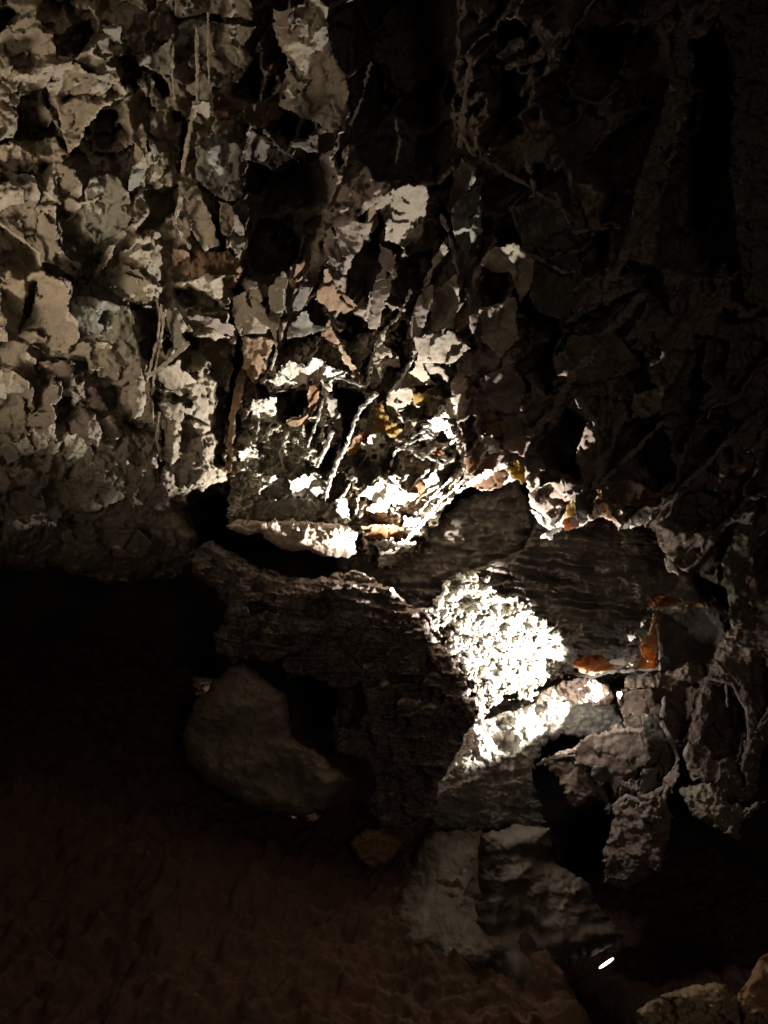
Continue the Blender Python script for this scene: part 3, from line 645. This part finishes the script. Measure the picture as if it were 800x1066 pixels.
for k, (pts, w, dz) in enumerate([
    ([(392, 410), (376, 425), (369, 440), (362, 462)], (3.2, 2), (.24, .22)), ([(362, 462), (352, 480), (344, 500), (340, 516)], (2.6, 2.6), (.22, .18)),
    ([(337, 416), (330, 440), (320, 466)], (1.6, 1.4), (.2, .18)), ([(346, 450), (338, 470), (330, 486)], (3.4, 2.4), (.18, .17)),
    ([(435, 366), (420, 392), (404, 413)], (2, 2.4), (.24, .24)), ([(440, 456), (425, 462), (412, 470), (405, 490)], (1.7, 1.4), (.2, .2)),
    ([(412, 466), (430, 468), (446, 476), (462, 484), (470, 478)], (1.6, 1.8), (.2, .18)), ([(446, 490), (436, 500), (429, 508)], (1.4, 1.2), (.18, .18)),
    ([(374, 515), (371, 535)], (1.4, 1), (.2, .2)), ([(484, 500), (460, 520), (440, 545), (420, 566)], (2, 2.2), (.17, .15)),
    ([(470, 498), (448, 520), (432, 540)], (1.5, 1.4), (.17, .15)), ([(430, 455), (446, 446), (462, 424)], (1.8, 2), (.2, .2)),
    ([(455, 465), (440, 478), (428, 470)], (1.6, 1.4), (.2, .2)), ([(418, 400), (412, 425), (420, 440)], (1.2, 1.4), (.2, .2)),
    ([(287, 352), (288, 366), (283, 385)], (1.4, 1.6), (.2, .2)), ([(424, 495), (414, 505), (410, 514)], (1.3, 1.3), (.2, .2)),
    ([(382, 403), (360, 396), (348, 392)], (1.4, 1.6), (.2, .2)), ([(270, 440), (266, 460), (258, 480)], (1.6, 1.4), (.12, .12)), ([(300, 450), (292, 470), (296, 490)], (1.6, 1.4), (.1, .1))]):
    strand(tC, pts, (w[0]*.8, w[1]*.8), zC, dz, 'white_crust', 340+k, rag=(1.3, 6), step=1.0)

# ================================================================== 5  LEDGES UNDER THE FLOODLIT BOXWORK
def body(name, label, cat, poly, d0, tx, ty, w, R, mat, seed, step=1.3, th=.35, rag=(3, 14), extra=None, group=None, crust=.25, back=None, cracks=.02, tone=None):
    """one rock mass with rounded edges; returns the thing"""
    p = np.array(poly, float); cx, cy = p.mean(0)
    t = thing(name, label, cat, (cx, p[:, 1].max(), d0+.1), group)
    def dep(X, Y, S):
        D = d0 + tx*(X-cx)/100 + ty*(Y-cy)/100 + rounded(S, w, R)
        r = np.clip(.5+.55*fbm(X/34, Y/34, 4, seed+2), 0, 1); cr = crust*np.clip(fbm(X/16, Y/16, 4, seed+3)+.15, 0, 1)
        if extra is not None:
            e = extra(X, Y, S)
            if isinstance(e, tuple): D = D + e[0]; cr = np.clip(cr+e[1], 0, 1)
            else: D = D + e
        if tone is not None: r = tone(X, Y, r)
        return D, np.stack([r, cr, r], 1)
    relief('rock_face', lambda X, Y: sd_poly(poly, X, Y), dep, clampbb(bb(poly)), step, mat, t, back or ('solid', th), rag, seed)
    return t

def rough(a, b, c, s):
    def f(X, Y, S):
        g, r, e = facets(X, Y, 26, .03*a, .06*a, s)
        g2, r2, e2 = facets(X, Y, 11, .014*a, .02*a, s+9)
        return g + g2 + b*fbm(X/24, Y/24, 4, s+1) + c*fbm(X/7, Y/7, 4, s+2, .65)
    return f

E1 = [(237, 547), (250, 540), (272, 543), (300, 540), (325, 545), (345, 543), (360, 548), (371, 556), (370, 574), (362, 581), (345, 580), (333, 577), (318, 573), (300, 574), (285, 568), (272, 556), (255, 556), (240, 552)]
def exE(X, Y, S):
    g, r, e = facets(X, Y, 30, .02, .09, 515, ax=1.3, rot=.5)
    return g*.8 - .02*np.exp(-e*20)*-1 + .012*fbm(X/14, Y/14, 4, 51) + .006*fbm(X/5, Y/5, 3, 52)
body('rock_ledge', 'floodlit pinkish slab along the bottom of the white boxwork', 'ledge', E1, 4.66, -.0, .45, 7, .07, 'pink_slab', 510, 1.0, .3, (2.2, 10), exE)

F1 = [(197, 585), (205, 570), (222, 563), (236, 572), (252, 582), (275, 592), (300, 600), (330, 603), (352, 596), (370, 594), (390, 603), (408, 612), (425, 628), (448, 640),
      (452, 655), (430, 660), (400, 662), (360, 665), (330, 672), (300, 684), (280, 690), (262, 684), (240, 690), (224, 676), (222, 660), (234, 650), (236, 630), (222, 612), (205, 600)]
def exF(X, Y, S):
    return rough(1.7, .08, .014, 530)(X, Y, S) - .08*ridged(X/75+.2*noise(X/30, Y/30, 6), (Y-.15*X)/15, 4, 533, .6) + .08 + pockets(X, Y, [
        ([(256, 628), (280, 626), (286, 636), (262, 642)], .2), ([(320, 630), (340, 622), (352, 634), (335, 644), (318, 640)], .2), ([(244, 655), (270, 654), (276, 664), (252, 668)], .15),
        ], 535)
body('rock_ledge', 'dim brown overhanging ledge below the pink slab', 'ledge', F1, 4.58, -.06, .06, 16, .22, 'mauve_rock', 520, 1.3, .5, (3, 13), exF)

# ================================================================== 6  BEDDED WALL AND BRIGHT CRUST
G1 = [(458, 600), (462, 570), (480, 550), (500, 520), (560, 520), (640, 528), (700, 560), (730, 600), (760, 640), (770, 720), (700, 740), (600, 760), (520, 760), (480, 700), (462, 650)]
def exG(X, Y, S):
    ub = Y - .10*(X-560) + 6*fbm(X/50, Y/30, 3, 61)
    st = ridged(X/95, ub/9, 4, 62, .6)
    wt = sstep(720, 640, X)
    g, r, e = facets(X, Y, 34, .03, .05, 66)
    return -.10*st*wt + .06 + 1.6*g + .06*fbm(X/40, Y/40, 4, 63) + .014*fbm(X/7, Y/7, 4, 64, .65) + pockets(X, Y, [
        ([(545, 598), (575, 600), (600, 606), (598, 612), (572, 610), (546, 606)], .2), ([(510, 592), (536, 598), (534, 606), (512, 602)], .18), ([(548, 616), (600, 620), (595, 626), (552, 624)], .12),
        ([(690, 640), (735, 634), (750, 660), (745, 690), (700, 692), (688, 670)], .3), ([(612, 660), (645, 655), (655, 668), (620, 676)], .1),
        ([(450, 590), (470, 560), (500, 522), (545, 500), (562, 540), (545, 575), (505, 590), (465, 604)], .45)], 600)
body('bedded_wall', 'shadowed grey wall with horizontal bedding grooves, right of the glaring white crust', 'rock wall', G1, 5.25, .03, .06, 14, .2, 'bedded_rock', 610, 1.3, .6, (4, 18), exG, back=('skirt', .5))

H1 = [(420, 637), (436, 634), (448, 640), (454, 622), (466, 604), (482, 598), (498, 594), (508, 606), (524, 618), (545, 626), (556, 640), (574, 650), (592, 660), (600, 672), (604, 690), (596, 700), (578, 706),
      (560, 716), (556, 726), (544, 730), (538, 722), (526, 728), (508, 736), (500, 752), (496, 736), (488, 728), (494, 714), (480, 698), (474, 686), (460, 680), (458, 668), (468, 656), (446, 656), (432, 650)]
def exH(X, Y, S):
    wx = 7*fbm(X/14, Y/14, 3, 71); wy = 5*fbm(X/14+5, Y/14, 3, 72)
    pop = worley((X+wx)/9, (Y+wy)/6.5, 73)
    rd = ridged((X+wx)/20, (Y+wy)/10, 5, 74, .62)
    holes = sstep(.32, .6, fbm(X/15, Y/9, 4, 77, .6))
    D = -.02*np.clip(1-pop[0]*1.25, 0, 1) - .013*rd + .022*fbm(X/22, Y/22, 4, 76) + .006*fbm(X/4.5, Y/4.5, 3, 78, .65) + .055*holes
    D = D + pockets(X, Y, [([(472, 626), (482, 616), (492, 620), (494, 632), (484, 638), (472, 638)], .06), ([(522, 628), (532, 630), (530, 640), (520, 638)], .08), ([(516, 648), (528, 648), (526, 656), (516, 654)], .08),
        ([(538, 714), (556, 710), (552, 722), (542, 722)], .1), ([(508, 684), (518, 684), (516, 692), (508, 690)], .07), ([(534, 686), (544, 686), (542, 692)], .07)], 700, 3)
    return D, .3*np.clip(1-pop[0]*1.4, 0, 1)
tH = body('white_crust', 'glaring white popcorn crust full of small holes, brightest patch of the cave', 'crust', H1, 4.85, .22, -.05, 6, .09, 'white_crust', 700, .9, .25, (6.5, 9), exH)

Q1 = [(352, 560), (400, 570), (440, 560), (480, 520), (540, 500), (560, 545), (520, 640), (470, 670), (410, 660), (370, 640), (350, 600)]
body('recessed_wall', 'shadowed layered rock deep in the gap below the floodlit boxwork', 'rock wall', Q1, 5.3, .03, .02, 14, .2, 'dusty_rock', 740, 1.5, .4, (3, 14), lambda X, Y, S: rough(1.2, .07, .016, 745)(X, Y, S) - .05*ridged(X/70, Y/11, 4, 746), back=('skirt', .4))
# mid flank (dark, faces left) under the crust
I1 = [(290, 690), (330, 668), (370, 655), (410, 645), (440, 648), (470, 682), (486, 712), (496, 740), (488, 765), (472, 790), (458, 815), (450, 850), (430, 862), (400, 862), (385, 845), (392, 810), (380, 790), (350, 785), (346, 750), (355, 720), (330, 705), (300, 704)]
def exI(X, Y, S):
    pop = worley(X/12+.4*fbm(X/16, Y/16, 2, 81), Y/10, 83)[0]
    return rough(1.7, .09, .018, 820)(X, Y, S) - .03*np.clip(1-pop*1.2, 0, 1) - .075*ridged(X/70+.2*noise(X/30, Y/30, 5), Y/17, 4, 84, .6) + .07 + pockets(X, Y, [
        ([(352, 722), (376, 710), (384, 740), (372, 760), (352, 756)], .3), ([(420, 745), (440, 742), (436, 756), (420, 756)], .1), ([(400, 700), (440, 704), (440, 714), (402, 712)], .15)], 810)
body('rock_flank', 'dark pitted rock flank left of the glaring white crust', 'rock wall', I1, 4.60, -.30, -.02, 7, .05, 'mauve_rock', 800, 1.25, .5, (4, 14), exI)

# pale lower shoulder
J1 = [(490, 745), (505, 748), (540, 738), (560, 728), (600, 728), (640, 732), (650, 756), (615, 770), (585, 766), (566, 776), (556, 796), (556, 822), (566, 850), (560, 872), (520, 868), (480, 864), (448, 862), (444, 835), (456, 812), (472, 790), (484, 768)]
def exJ(X, Y, S):
    pop = worley(X/7+.4*fbm(X/16, Y/16, 2, 91), Y/6, 93)[0]
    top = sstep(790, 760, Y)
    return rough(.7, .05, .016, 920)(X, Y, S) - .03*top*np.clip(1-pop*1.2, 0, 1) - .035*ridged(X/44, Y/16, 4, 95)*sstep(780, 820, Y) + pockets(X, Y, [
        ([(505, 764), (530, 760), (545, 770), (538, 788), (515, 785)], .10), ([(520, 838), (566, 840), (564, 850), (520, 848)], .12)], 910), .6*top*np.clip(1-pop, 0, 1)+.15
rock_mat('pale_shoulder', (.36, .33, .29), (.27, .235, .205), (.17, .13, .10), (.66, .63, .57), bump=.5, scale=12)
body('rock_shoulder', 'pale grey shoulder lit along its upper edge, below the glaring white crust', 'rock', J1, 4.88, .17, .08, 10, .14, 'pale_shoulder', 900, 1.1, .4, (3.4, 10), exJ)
MJ = [(500, 752), (508, 740), (530, 732), (552, 728), (566, 718), (598, 706), (622, 706), (640, 720), (634, 736), (600, 732), (560, 732), (540, 742), (512, 756)]
body('mauve_band', 'mauve grey band of rock between the white crust and the lit shoulder', 'rock', MJ, 5.0, -.45, .25, 7, .08, 'mauve_rock', 950, 1.1, .3, (2.5, 10), rough(.5, .03, .012, 955))

# ================================================================== 7  ORANGE FINS
tR = thing('calcite_fin', 'rusty orange translucent calcite fins with bright edges right of the white crust', 'calcite fin', (650, 700, 4.7))
zR = lambda x, y: np.full(np.shape(x), 4.55) + .0004*(x-640)
for k, (pl, dz, ty, mt) in enumerate([
    ([(594, 690), (606, 684), (622, 680), (634, 686), (646, 698), (632, 700), (618, 704), (604, 699)], .08, .2, 'orange_calcite'),
    ([(634, 688), (650, 684), (664, 682), (660, 692), (648, 698)], .07, .3, 'white_crust'),
    ([(644, 699), (662, 692), (668, 684), (680, 690), (688, 696), (668, 697)], .09, .3, 'orange_calcite'),
    ([(674, 662), (680, 640), (684, 636), (688, 650), (688, 697), (678, 692), (668, 684), (666, 664)], .05, .1, 'orange_calcite'),
    ([(674, 619), (692, 618), (712, 626), (736, 628), (736, 632), (708, 632), (684, 636), (676, 632)], .07, .3, 'orange_calcite'),
    ([(668, 646), (672, 640), (672, 648), (668, 652)], .08, .1, 'white_crust'), ([(654, 662), (662, 658), (661, 666), (656, 668)], .08, .1, 'white_crust'),
    ([(592, 662), (604, 654), (606, 648), (608, 660), (598, 666)], .08, .1, 'white_crust')]):
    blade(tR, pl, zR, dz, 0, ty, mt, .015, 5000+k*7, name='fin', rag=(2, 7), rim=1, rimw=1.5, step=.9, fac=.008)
for k, (pts, w) in enumerate([([(590, 700), (616, 705), (634, 700), (660, 698), (687, 697)], (1.6, 1.2)), ([(687, 697), (687, 675), (684, 650)], (1, .8)), ([(676, 634), (696, 632), (714, 627), (730, 630)], (1.2, .9)),
                              ([(600, 678), (620, 680), (640, 676)], (2.2, 1.6))]):
    strand(tR, pts, w, zR, (.1, .1), 'white_crust', 380+k, name='edge_crust', step=.9, rag=(1.4, 6), th=.02)

# ================================================================== 8  HANGING BOXWORK (right)
tL = thing('hanging_boxwork', 'grey brown boxwork mass with hanging pendants and pockets right of the lit shoulder', 'boxwork', (690, 740, 4.7))
def zL(x, y): return np.full(np.shape(x), 4.72) + .0004*(x-650)
L1 = [(566, 790), (590, 780), (606, 770), (632, 760), (650, 750), (644, 730), (652, 704), (690, 700), (720, 690), (735, 700), (745, 680), (765, 640), (800, 620), (860, 600), (910, 640), (910, 820), (830, 800), (800, 770),
      (790, 800), (786, 830), (774, 838), (745, 830), (728, 812), (706, 806), (700, 818), (690, 836), (668, 838), (655, 826), (642, 838), (634, 816), (622, 806), (606, 806), (594, 790), (572, 786)]
pockL = [([(690, 722), (712, 708), (732, 706), (726, 735), (718, 760), (712, 780), (698, 768), (690, 745)], .22), ([(742, 712), (760, 716), (776, 740), (778, 770), (768, 792), (746, 790), (732, 772), (736, 740)], .32),
         ([(628, 752), (640, 754), (636, 762), (628, 760)], .18), ([(664, 800), (682, 796), (688, 812), (672, 826), (664, 818)], .12), ([(700, 780), (716, 786), (712, 800), (700, 796)], .2), ([(630, 806), (640, 800), (650, 812), (640, 818)], .08),
         ([(780, 690), (800, 680), (800, 740), (786, 760)], .2)]
def depL(X, Y, S):
    f1, r1, e1 = facets(X, Y, 34, .045, .08, 411, bias=(0, .1)); f2, r2, e2 = facets(X, Y, 13, .02, .03, 421)
    D = zL(X, Y) + f1 + f2 + .05*fbm(X/40, Y/40, 4, 45) + .014*fbm(X/7, Y/7, 4, 46, .65) + pockets(X, Y, pockL, 650, 4, .5) + rounded(S, 14, .16)
    D = D - .05*np.exp(-e1*10)
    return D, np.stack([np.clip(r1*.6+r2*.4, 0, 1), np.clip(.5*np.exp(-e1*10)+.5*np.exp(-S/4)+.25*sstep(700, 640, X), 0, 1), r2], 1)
relief('rock_face', lambda X, Y: sd_poly(L1, X, Y), depL, clampbb(bb(L1)), 1.15, 'russet_rock', tL, ('solid', .25), (3.4, 10), 5)
for k, (pl, dz, tx, ty, mt) in enumerate([
    ([(604, 770), (640, 758), (672, 756), (676, 790), (664, 800), (650, 806), (640, 830), (634, 808), (616, 800), (600, 794)], .12, -.05, .12, 'russet_rock'),
    ([(616, 796), (632, 796), (636, 812), (624, 818), (614, 808)], .15, 0, .1, 'grey_rock'),
    ([(668, 742), (690, 748), (696, 776), (680, 790), (668, 776)], .10, .05, .1, 'grey_rock'),
    ([(642, 722), (676, 716), (690, 738), (694, 750), (670, 748), (648, 742)], .08, .05, .15, 'russet_rock'),
    ([(734, 704), (742, 706), (730, 760), (724, 790), (734, 808), (722, 806), (712, 790), (722, 750)], .14, 0, 0, 'russet_rock'),
    ([(670, 800), (686, 798), (684, 822), (672, 828), (666, 816)], .10, .1, .1, 'grey_rock'),
    ([(686, 816), (706, 796), (708, 806), (696, 832), (690, 846)], .12, -.1, .1, 'russet_rock')]):
    blade(tL, pl, zL, dz, tx, ty, mt, .08, 6000+k*7)
def pend(poly, d, mat, seed, bulge=.1, name='pendant'):
    def dep(X, Y, S):
        g, r, e = facets(X, Y, 18, .03, .05, seed)
        D = d + rounded(S, 14, bulge) + g + .03*fbm(X/20, Y/20, 4, seed+1) + .014*fbm(X/6, Y/6, 3, seed+2)
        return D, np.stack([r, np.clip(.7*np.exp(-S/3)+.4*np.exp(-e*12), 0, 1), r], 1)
    relief(name, lambda X, Y: sd_poly(poly, X, Y), dep, bb(poly), 1.15, mat, tL, ('solid', .2), (3, 9), seed)
pend([(640, 838), (660, 830), (690, 828), (700, 850), (694, 880), (690, 902), (672, 914), (650, 926), (630, 918), (628, 888), (636, 866)], 4.62, 'russet_rock', 641)
pend([(704, 822), (730, 814), (752, 820), (758, 834), (778, 840), (796, 834), (780, 850), (771, 856), (770, 877), (748, 864), (738, 858), (722, 850), (716, 838)], 4.48, 'tan_rock', 651)
pend([(566, 790), (596, 786), (618, 806), (640, 840), (634, 850), (622, 828), (612, 832), (600, 843), (590, 834), (584, 812), (570, 802)], 4.74, 'russet_rock', 661)
pend([(664, 826), (684, 822), (692, 840), (680, 860), (668, 850)], 4.5, 'russet_rock', 671, .06)
for k, (pts, w) in enumerate([([(705, 792), (696, 815), (686, 846)], (1.5, 2.2)), ([(735, 706), (762, 712), (778, 740), (780, 775), (772, 800)], (1.6, 1.4)), ([(692, 726), (688, 750), (700, 772), (706, 790)], (2, 2)),
                              ([(716, 796), (722, 812), (733, 806)], (1.5, 1.2)), ([(756, 712), (757, 735)], (1.3, .8)), ([(640, 838), (652, 828), (668, 834), (690, 820)], (2, 2)), ([(560, 796), (578, 788), (598, 786)], (1.6, 1.4))]):
    strand(tL, pts, w, zL, (.12, .12), 'russet_rock', 390+k, rim=.7)

# ================================================================== 9  LOWER ROCKS
K1 = [(438, 868), (470, 862), (500, 866), (520, 872), (536, 880), (556, 905), (562, 940), (545, 1000), (490, 1010), (440, 1000), (404, 985), (418, 935), (428, 900)]
body('wall_foot', 'smooth pale rock foot under the lit shoulder, left of the dark slab', 'rock', K1, 4.2, .06, -.7, 30, .22, 'smooth_stone', 1010, 1.3, .5, (5, 24),
     lambda X, Y, S: .04*fbm(X/60, Y/60, 3, 101)+.007*fbm(X/9, Y/9, 4, 102) + pockets(X, Y, [([(478, 945), (492, 915), (494, 918), (482, 950)], .03)], 105, 2), crust=.5)
M1 = [(500, 870), (540, 858), (572, 862), (574, 880), (570, 892), (596, 908), (614, 920), (618, 936), (634, 955), (648, 972), (640, 984), (610, 998), (580, 1010), (572, 1050), (520, 1040), (500, 1000), (490, 960), (498, 920)]
def exM(X, Y, S):
    return rough(.3, .03, .007, 1120)(X, Y, S)*sstep(1000, 900, Y) + .07*fbm(X/70, Y/70, 3, 112) + .12*pockets(X, Y, [([(510, 886), (560, 880), (572, 888), (540, 896), (512, 896)], .18), ([(520, 918), (548, 914), (556, 935), (528, 940)], .15)], 1130)
body('dark_slab', 'dark rounded rock slab beside the black gap, above the small lamp', 'rock', M1, 3.98, .05, -.42, 30, .3, 'dark_stone', 1110, 1.4, .7, (3, 20), exM)
N1 = [(190, 765), (203, 732), (226, 708), (240, 694), (254, 690), (268, 700), (286, 714), (298, 722), (301, 745), (305, 766), (318, 776), (338, 788), (346, 800), (356, 798), (364, 812), (352, 828), (338, 842), (310, 850), (282, 847), (255, 838), (232, 824), (212, 812), (194, 792)]
def exN(X, Y, S):
    l = sd_line([(270, 720), (268, 750), (262, 775), (256, 790), (258, 806), (270, 820)], (1.3, 1.3), X + 2*noise(X/9, Y/9, 3), Y)[0]
    return .07*fbm(X/60, Y/60, 3, 121) + .6*facets(X, Y, 60, .02, .10, 123)[0] + .010*fbm(X/10, Y/10, 4, 122, .6) - .015*sstep(-1.5, 1.5, l) + .05*sstep(0, 8, X-338-.2*(Y-800))*0
tN = body('boulder', 'large smooth leaning boulder with a vertical crack on the dark slope', 'boulder', N1, 4.55, -.06, -.03, 20, .22, 'pale_stone', 1210, 1.2, .7, (2, 15), exN, crust=.3)
O1 = [(366, 874), (376, 864), (396, 862), (410, 866), (420, 880), (414, 890), (402, 902), (390, 905), (374, 896), (366, 884)]
body('boulder', 'small reddish boulder at the foot of the wall', 'boulder', O1, 4.5, .02, -.02, 14, .14, 'red_boulder', 1310, 1.1, .3, (2.2, 9), rough(.7, .04, .012, 1320))
P1 = [(662, 1052), (690, 1036), (718, 1026), (738, 1024), (756, 1024), (768, 1042), (772, 1080), (760, 1130), (700, 1150), (668, 1110)]
body('boulder', 'pale tan angular boulder in the lower right corner, the lower and wider of the two', 'boulder', P1, 2.75, -.02, -.1, 14, .12, 'tan_boulder', 1410, 1.4, .4, (2.4, 16), rough(1.1, .05, .01, 1420))
P2 = [(764, 1050), (772, 1028), (782, 1012), (796, 994), (830, 980), (880, 1000), (880, 1150), (780, 1140), (768, 1090)]
body('boulder', 'reddish boulder cut by the right edge, behind the tan boulder', 'boulder', P2, 2.9, -.02, -.1, 18, .15, 'red_boulder', 1510, 1.4, .4, (2.4, 16), rough(1.0, .05, .01, 1520))

# ================================================================== 10  FLOOR AND ROCK BEHIND
def floor_z(x, y):
    z = -.74 + .244*y
    left = np.clip(-x-.15, 0, None)
    z = z + .17*left**1.25*np.clip((y-2.6)/2.2, 0, 1.6)
    z = z - .95*sstep(.78, 1.25, x + .10*(y-3.6))*sstep(3.05, 3.5, y)
    z = np.where(y < 3, np.maximum(z, -.05), z)
    lump = .07*fbm(x*1.1, y*1.1, 3, 131) + .05*fbm(x*3.2, y*3.2, 4, 132) + .03*fbm(x*13, y*13, 4, 133, .62) - .03*np.clip(ridged(x*2.3, y*2.3, 4, 136)-.9, 0, 1)
    f = .02*sstep(.25, .6, fbm(x*5+3, y*5, 3, 134))
    st = worley(x*9+.4*noise(x*7, y*7, 2), y*9, 135)
    stone = .05*np.clip(1-st[0]*2.0, 0, 1)**.6*(_h(st[4], st[5], 9) > .6)*_h(st[4], st[5], 10)
    return z + lump + f + stone
gx = np.linspace(-5, 4, int(720/RES)); gy = np.linspace(-2.5, 8.5, int(880/RES))
X, Y = np.meshgrid(gx, gy); Z = floor_z(X, Y)
V = np.stack([X.ravel(), Y.ravel(), Z.ravel()], 1)
I = np.arange(X.size).reshape(X.shape)
F = np.stack([I[:-1, :-1].ravel(), I[:-1, 1:].ravel(), I[1:, 1:].ravel(), I[1:, :-1].ravel()], 1)
tone = np.clip(.5+.6*fbm(X/1.0, Y/1.0, 4, 140), 0, 1).ravel()
fl = mesh_obj('cave_floor', V, F, 'mud', None, np.stack([tone, tone*0+.1*np.clip(fbm(X*6, Y*6, 3, 141).ravel(), 0, 1), tone], 1))
tag(fl, 'dark reddish brown mud slope rising to the left', 'ground', kind='structure')
# chamber walls all round
nu, nv = int(360/RES), int(200/RES)
U, W = np.meshgrid(np.linspace(0, 2*math.pi, nu), np.linspace(.02, math.pi-.02, nv))
rad = 1 + .10*fbm(np.cos(U)*2.2+np.sin(W)*1.5+5, np.sin(U)*2.2+W*1.8, 5, 150) + .03*fbm(np.cos(U)*9+5, np.sin(U)*9+W*7, 4, 151)
dx, dy, dz = np.sin(W)*np.cos(U), np.sin(W)*np.sin(U), np.cos(W)
V = np.stack([(5.2*rad*dx).ravel(), (1.6+6.2*rad*dy).ravel(), (1.4+4.2*rad*dz).ravel()], 1)
I = np.arange(U.size).reshape(U.shape)
F = np.stack([I[:-1, :-1].ravel(), I[1:, :-1].ravel(), I[1:, 1:].ravel(), I[:-1, 1:].ravel()], 1)
sh = mesh_obj('cave_wall', V, F, 'shell_rock', None, np.full((len(V), 3), .3))
tag(sh, 'dark rock wall of the cave chamber', 'cave wall', kind='structure')

# ================================================================== 11  THE SMALL LAMP
def tube_mesh(name, pts, rad, mat, parent=None, n=10):
    pts = [np.array(p, float) for p in pts]; V = []; F = []
    for i, p in enumerate(pts):
        t = pts[min(i+1, len(pts)-1)]-pts[max(i-1, 0)]; t = t/np.linalg.norm(t)
        a = np.cross(t, [0, 0, 1.0]); a /= np.linalg.norm(a); b = np.cross(t, a)
        r = rad[i] if hasattr(rad, '__len__') else rad
        for k in range(n):
            w = 2*math.pi*k/n; V.append(p + r*(math.cos(w)*a+math.sin(w)*b))
    for i in range(len(pts)-1):
        for k in range(n): F.append((i*n+k, i*n+(k+1) % n, (i+1)*n+(k+1) % n, (i+1)*n+k))
    return mesh_obj(name, np.array(V), F, mat, parent)
def plain(name, col, rough=.5, emit=0, metal=0):
    m = bpy.data.materials.new(name); m.use_nodes = True
    b = m.node_tree.nodes['Principled BSDF']; b.inputs['Base Color'].default_value = (*col, 1); b.inputs['Roughness'].default_value = rough; b.inputs['Metallic'].default_value = metal
    if emit:
        b.inputs['Emission Color'].default_value = (1, .93, .82, 1); b.inputs['Emission Strength'].default_value = emit
    MATS[name] = m
plain('lamp_glow', (.9, .9, .85), .4, 6); plain('lamp_metal', (.05, .05, .05), .45, 0, .6); plain('cable_black', (.03, .028, .025), .5)
tQ = thing('tube_lamp', 'small glowing tube lamp in the black gap under the dark slab', 'lamp', (631, 1003, 4.1))
a, b = P(624, 1008, 4.1), P(639, 997.5, 4.1)
tube_mesh('glowing_tube', [a+(b-a)*t for t in (0, .08, .25, .5, .75, .92, 1)], [.002, .004, .0062, .0066, .0062, .0045, .002], 'lamp_glow', tQ)
hb = np.array([0, .016, -.006])
tube_mesh('housing', [a+hb, a+(b-a)*.5+hb, b+hb], .007, 'lamp_metal', tQ)
cb = tube_mesh('power_cable', [P(x, y, d) for x, y, d in ((624, 1008, 4.115), (616, 1013, 4.12), (606, 1018, 4.13), (598, 1024, 4.16), (588, 1030, 4.22), (580, 1040, 4.3))], .004, 'cable_black', None, 8)
tag(cb, 'thin dark cable trailing down left from the glowing tube lamp', 'cable', kind='thing')

# ================================================================== LIGHT
def spot(name, at, aim, power, size, blend, col, soft=.03):
    L = bpy.data.lights.new(name, 'SPOT'); L.energy = power; L.spot_size = R_(size); L.spot_blend = blend; L.color = col; L.shadow_soft_size = soft
    o = bpy.data.objects.new(name, L); COL.objects.link(o)
    p = Vector(P(*at)); q = Vector(P(*aim)); o.location = p
    o.rotation_euler = (q-p).to_track_quat('-Z', 'Y').to_euler(); return o
WARM = (1, .84, .64); COOL = (1, .96, .88)
spot('floodlight_left', (-420, 560, 2.3), (60, 215, 3.6), 122, 80, 1.0, WARM, .25)
spot('floodlight_crust', (668, 737, 4.47), (506, 697, 4.90), 470, 70, .35, COOL, .015)
spot('floodlight_boxwork', (446, 628, 4.58), (444, 480, 4.14), 280, 143, .2, COOL, .015)
spot('fins_fill', (648, 714, 4.64), (686, 655, 4.5), 14, 62, .3, COOL, .01)  # added spot, no lamp of the cave; makes the orange fins glow
spot('fringe_fill', (602, 606, 4.72), (600, 530, 4.25), 16, 80, .3, COOL, .01)  # extra spot put in to backlight the ceiling fringe, not a real lamp
spot('pendants_fill', (604, 738, 4.14), (690, 775, 4.75), 15, 110, 1.0, COOL, .03)  # invented spot in place of light bounced onto the hanging rock
def fill_light(loc, aim, power, size, soft):  # unseen fill added behind the camera to lift the dim rock
    o = spot('fill_light', (0, 0, 1), aim, power, size, 1.0, WARM, soft); o.location = loc
    o.rotation_euler = (Vector(P(*aim))-o.location).to_track_quat('-Z', 'Y').to_euler()
fill_light((-2.0, -.6, 1.2), (90, 270, 3.6), 66, 58, .4)
fill_light((.9, -1.2, 1.8), (580, 640, 4.3), 38, 94, .3)

w = bpy.data.worlds.new('World'); sc.world = w; w.use_nodes = True
w.node_tree.nodes['Background'].inputs[0].default_value = (.6, .5, .42, 1)
w.node_tree.nodes['Background'].inputs[1].default_value = .002

cd = bpy.data.cameras.new('camera'); co = bpy.data.objects.new('camera', cd); COL.objects.link(co)
co.location = Vector(CAM); co.rotation_euler = (R_(90)+PITCH, 0, 0)
cd.sensor_fit = 'VERTICAL'; cd.sensor_height = 24; cd.lens = 12*FPX/533.0
cd.clip_start = .05; cd.clip_end = 200
sc.camera = co
sc.view_settings.view_transform = 'Standard'; sc.view_settings.look = 'None'; sc.view_settings.exposure = 0; sc.view_settings.gamma = 1
sc.cycles.use_denoising = True
sc.cycles.max_bounces = 5; sc.cycles.diffuse_bounces = 3; sc.cycles.glossy_bounces = 1; sc.cycles.transmission_bounces = 3
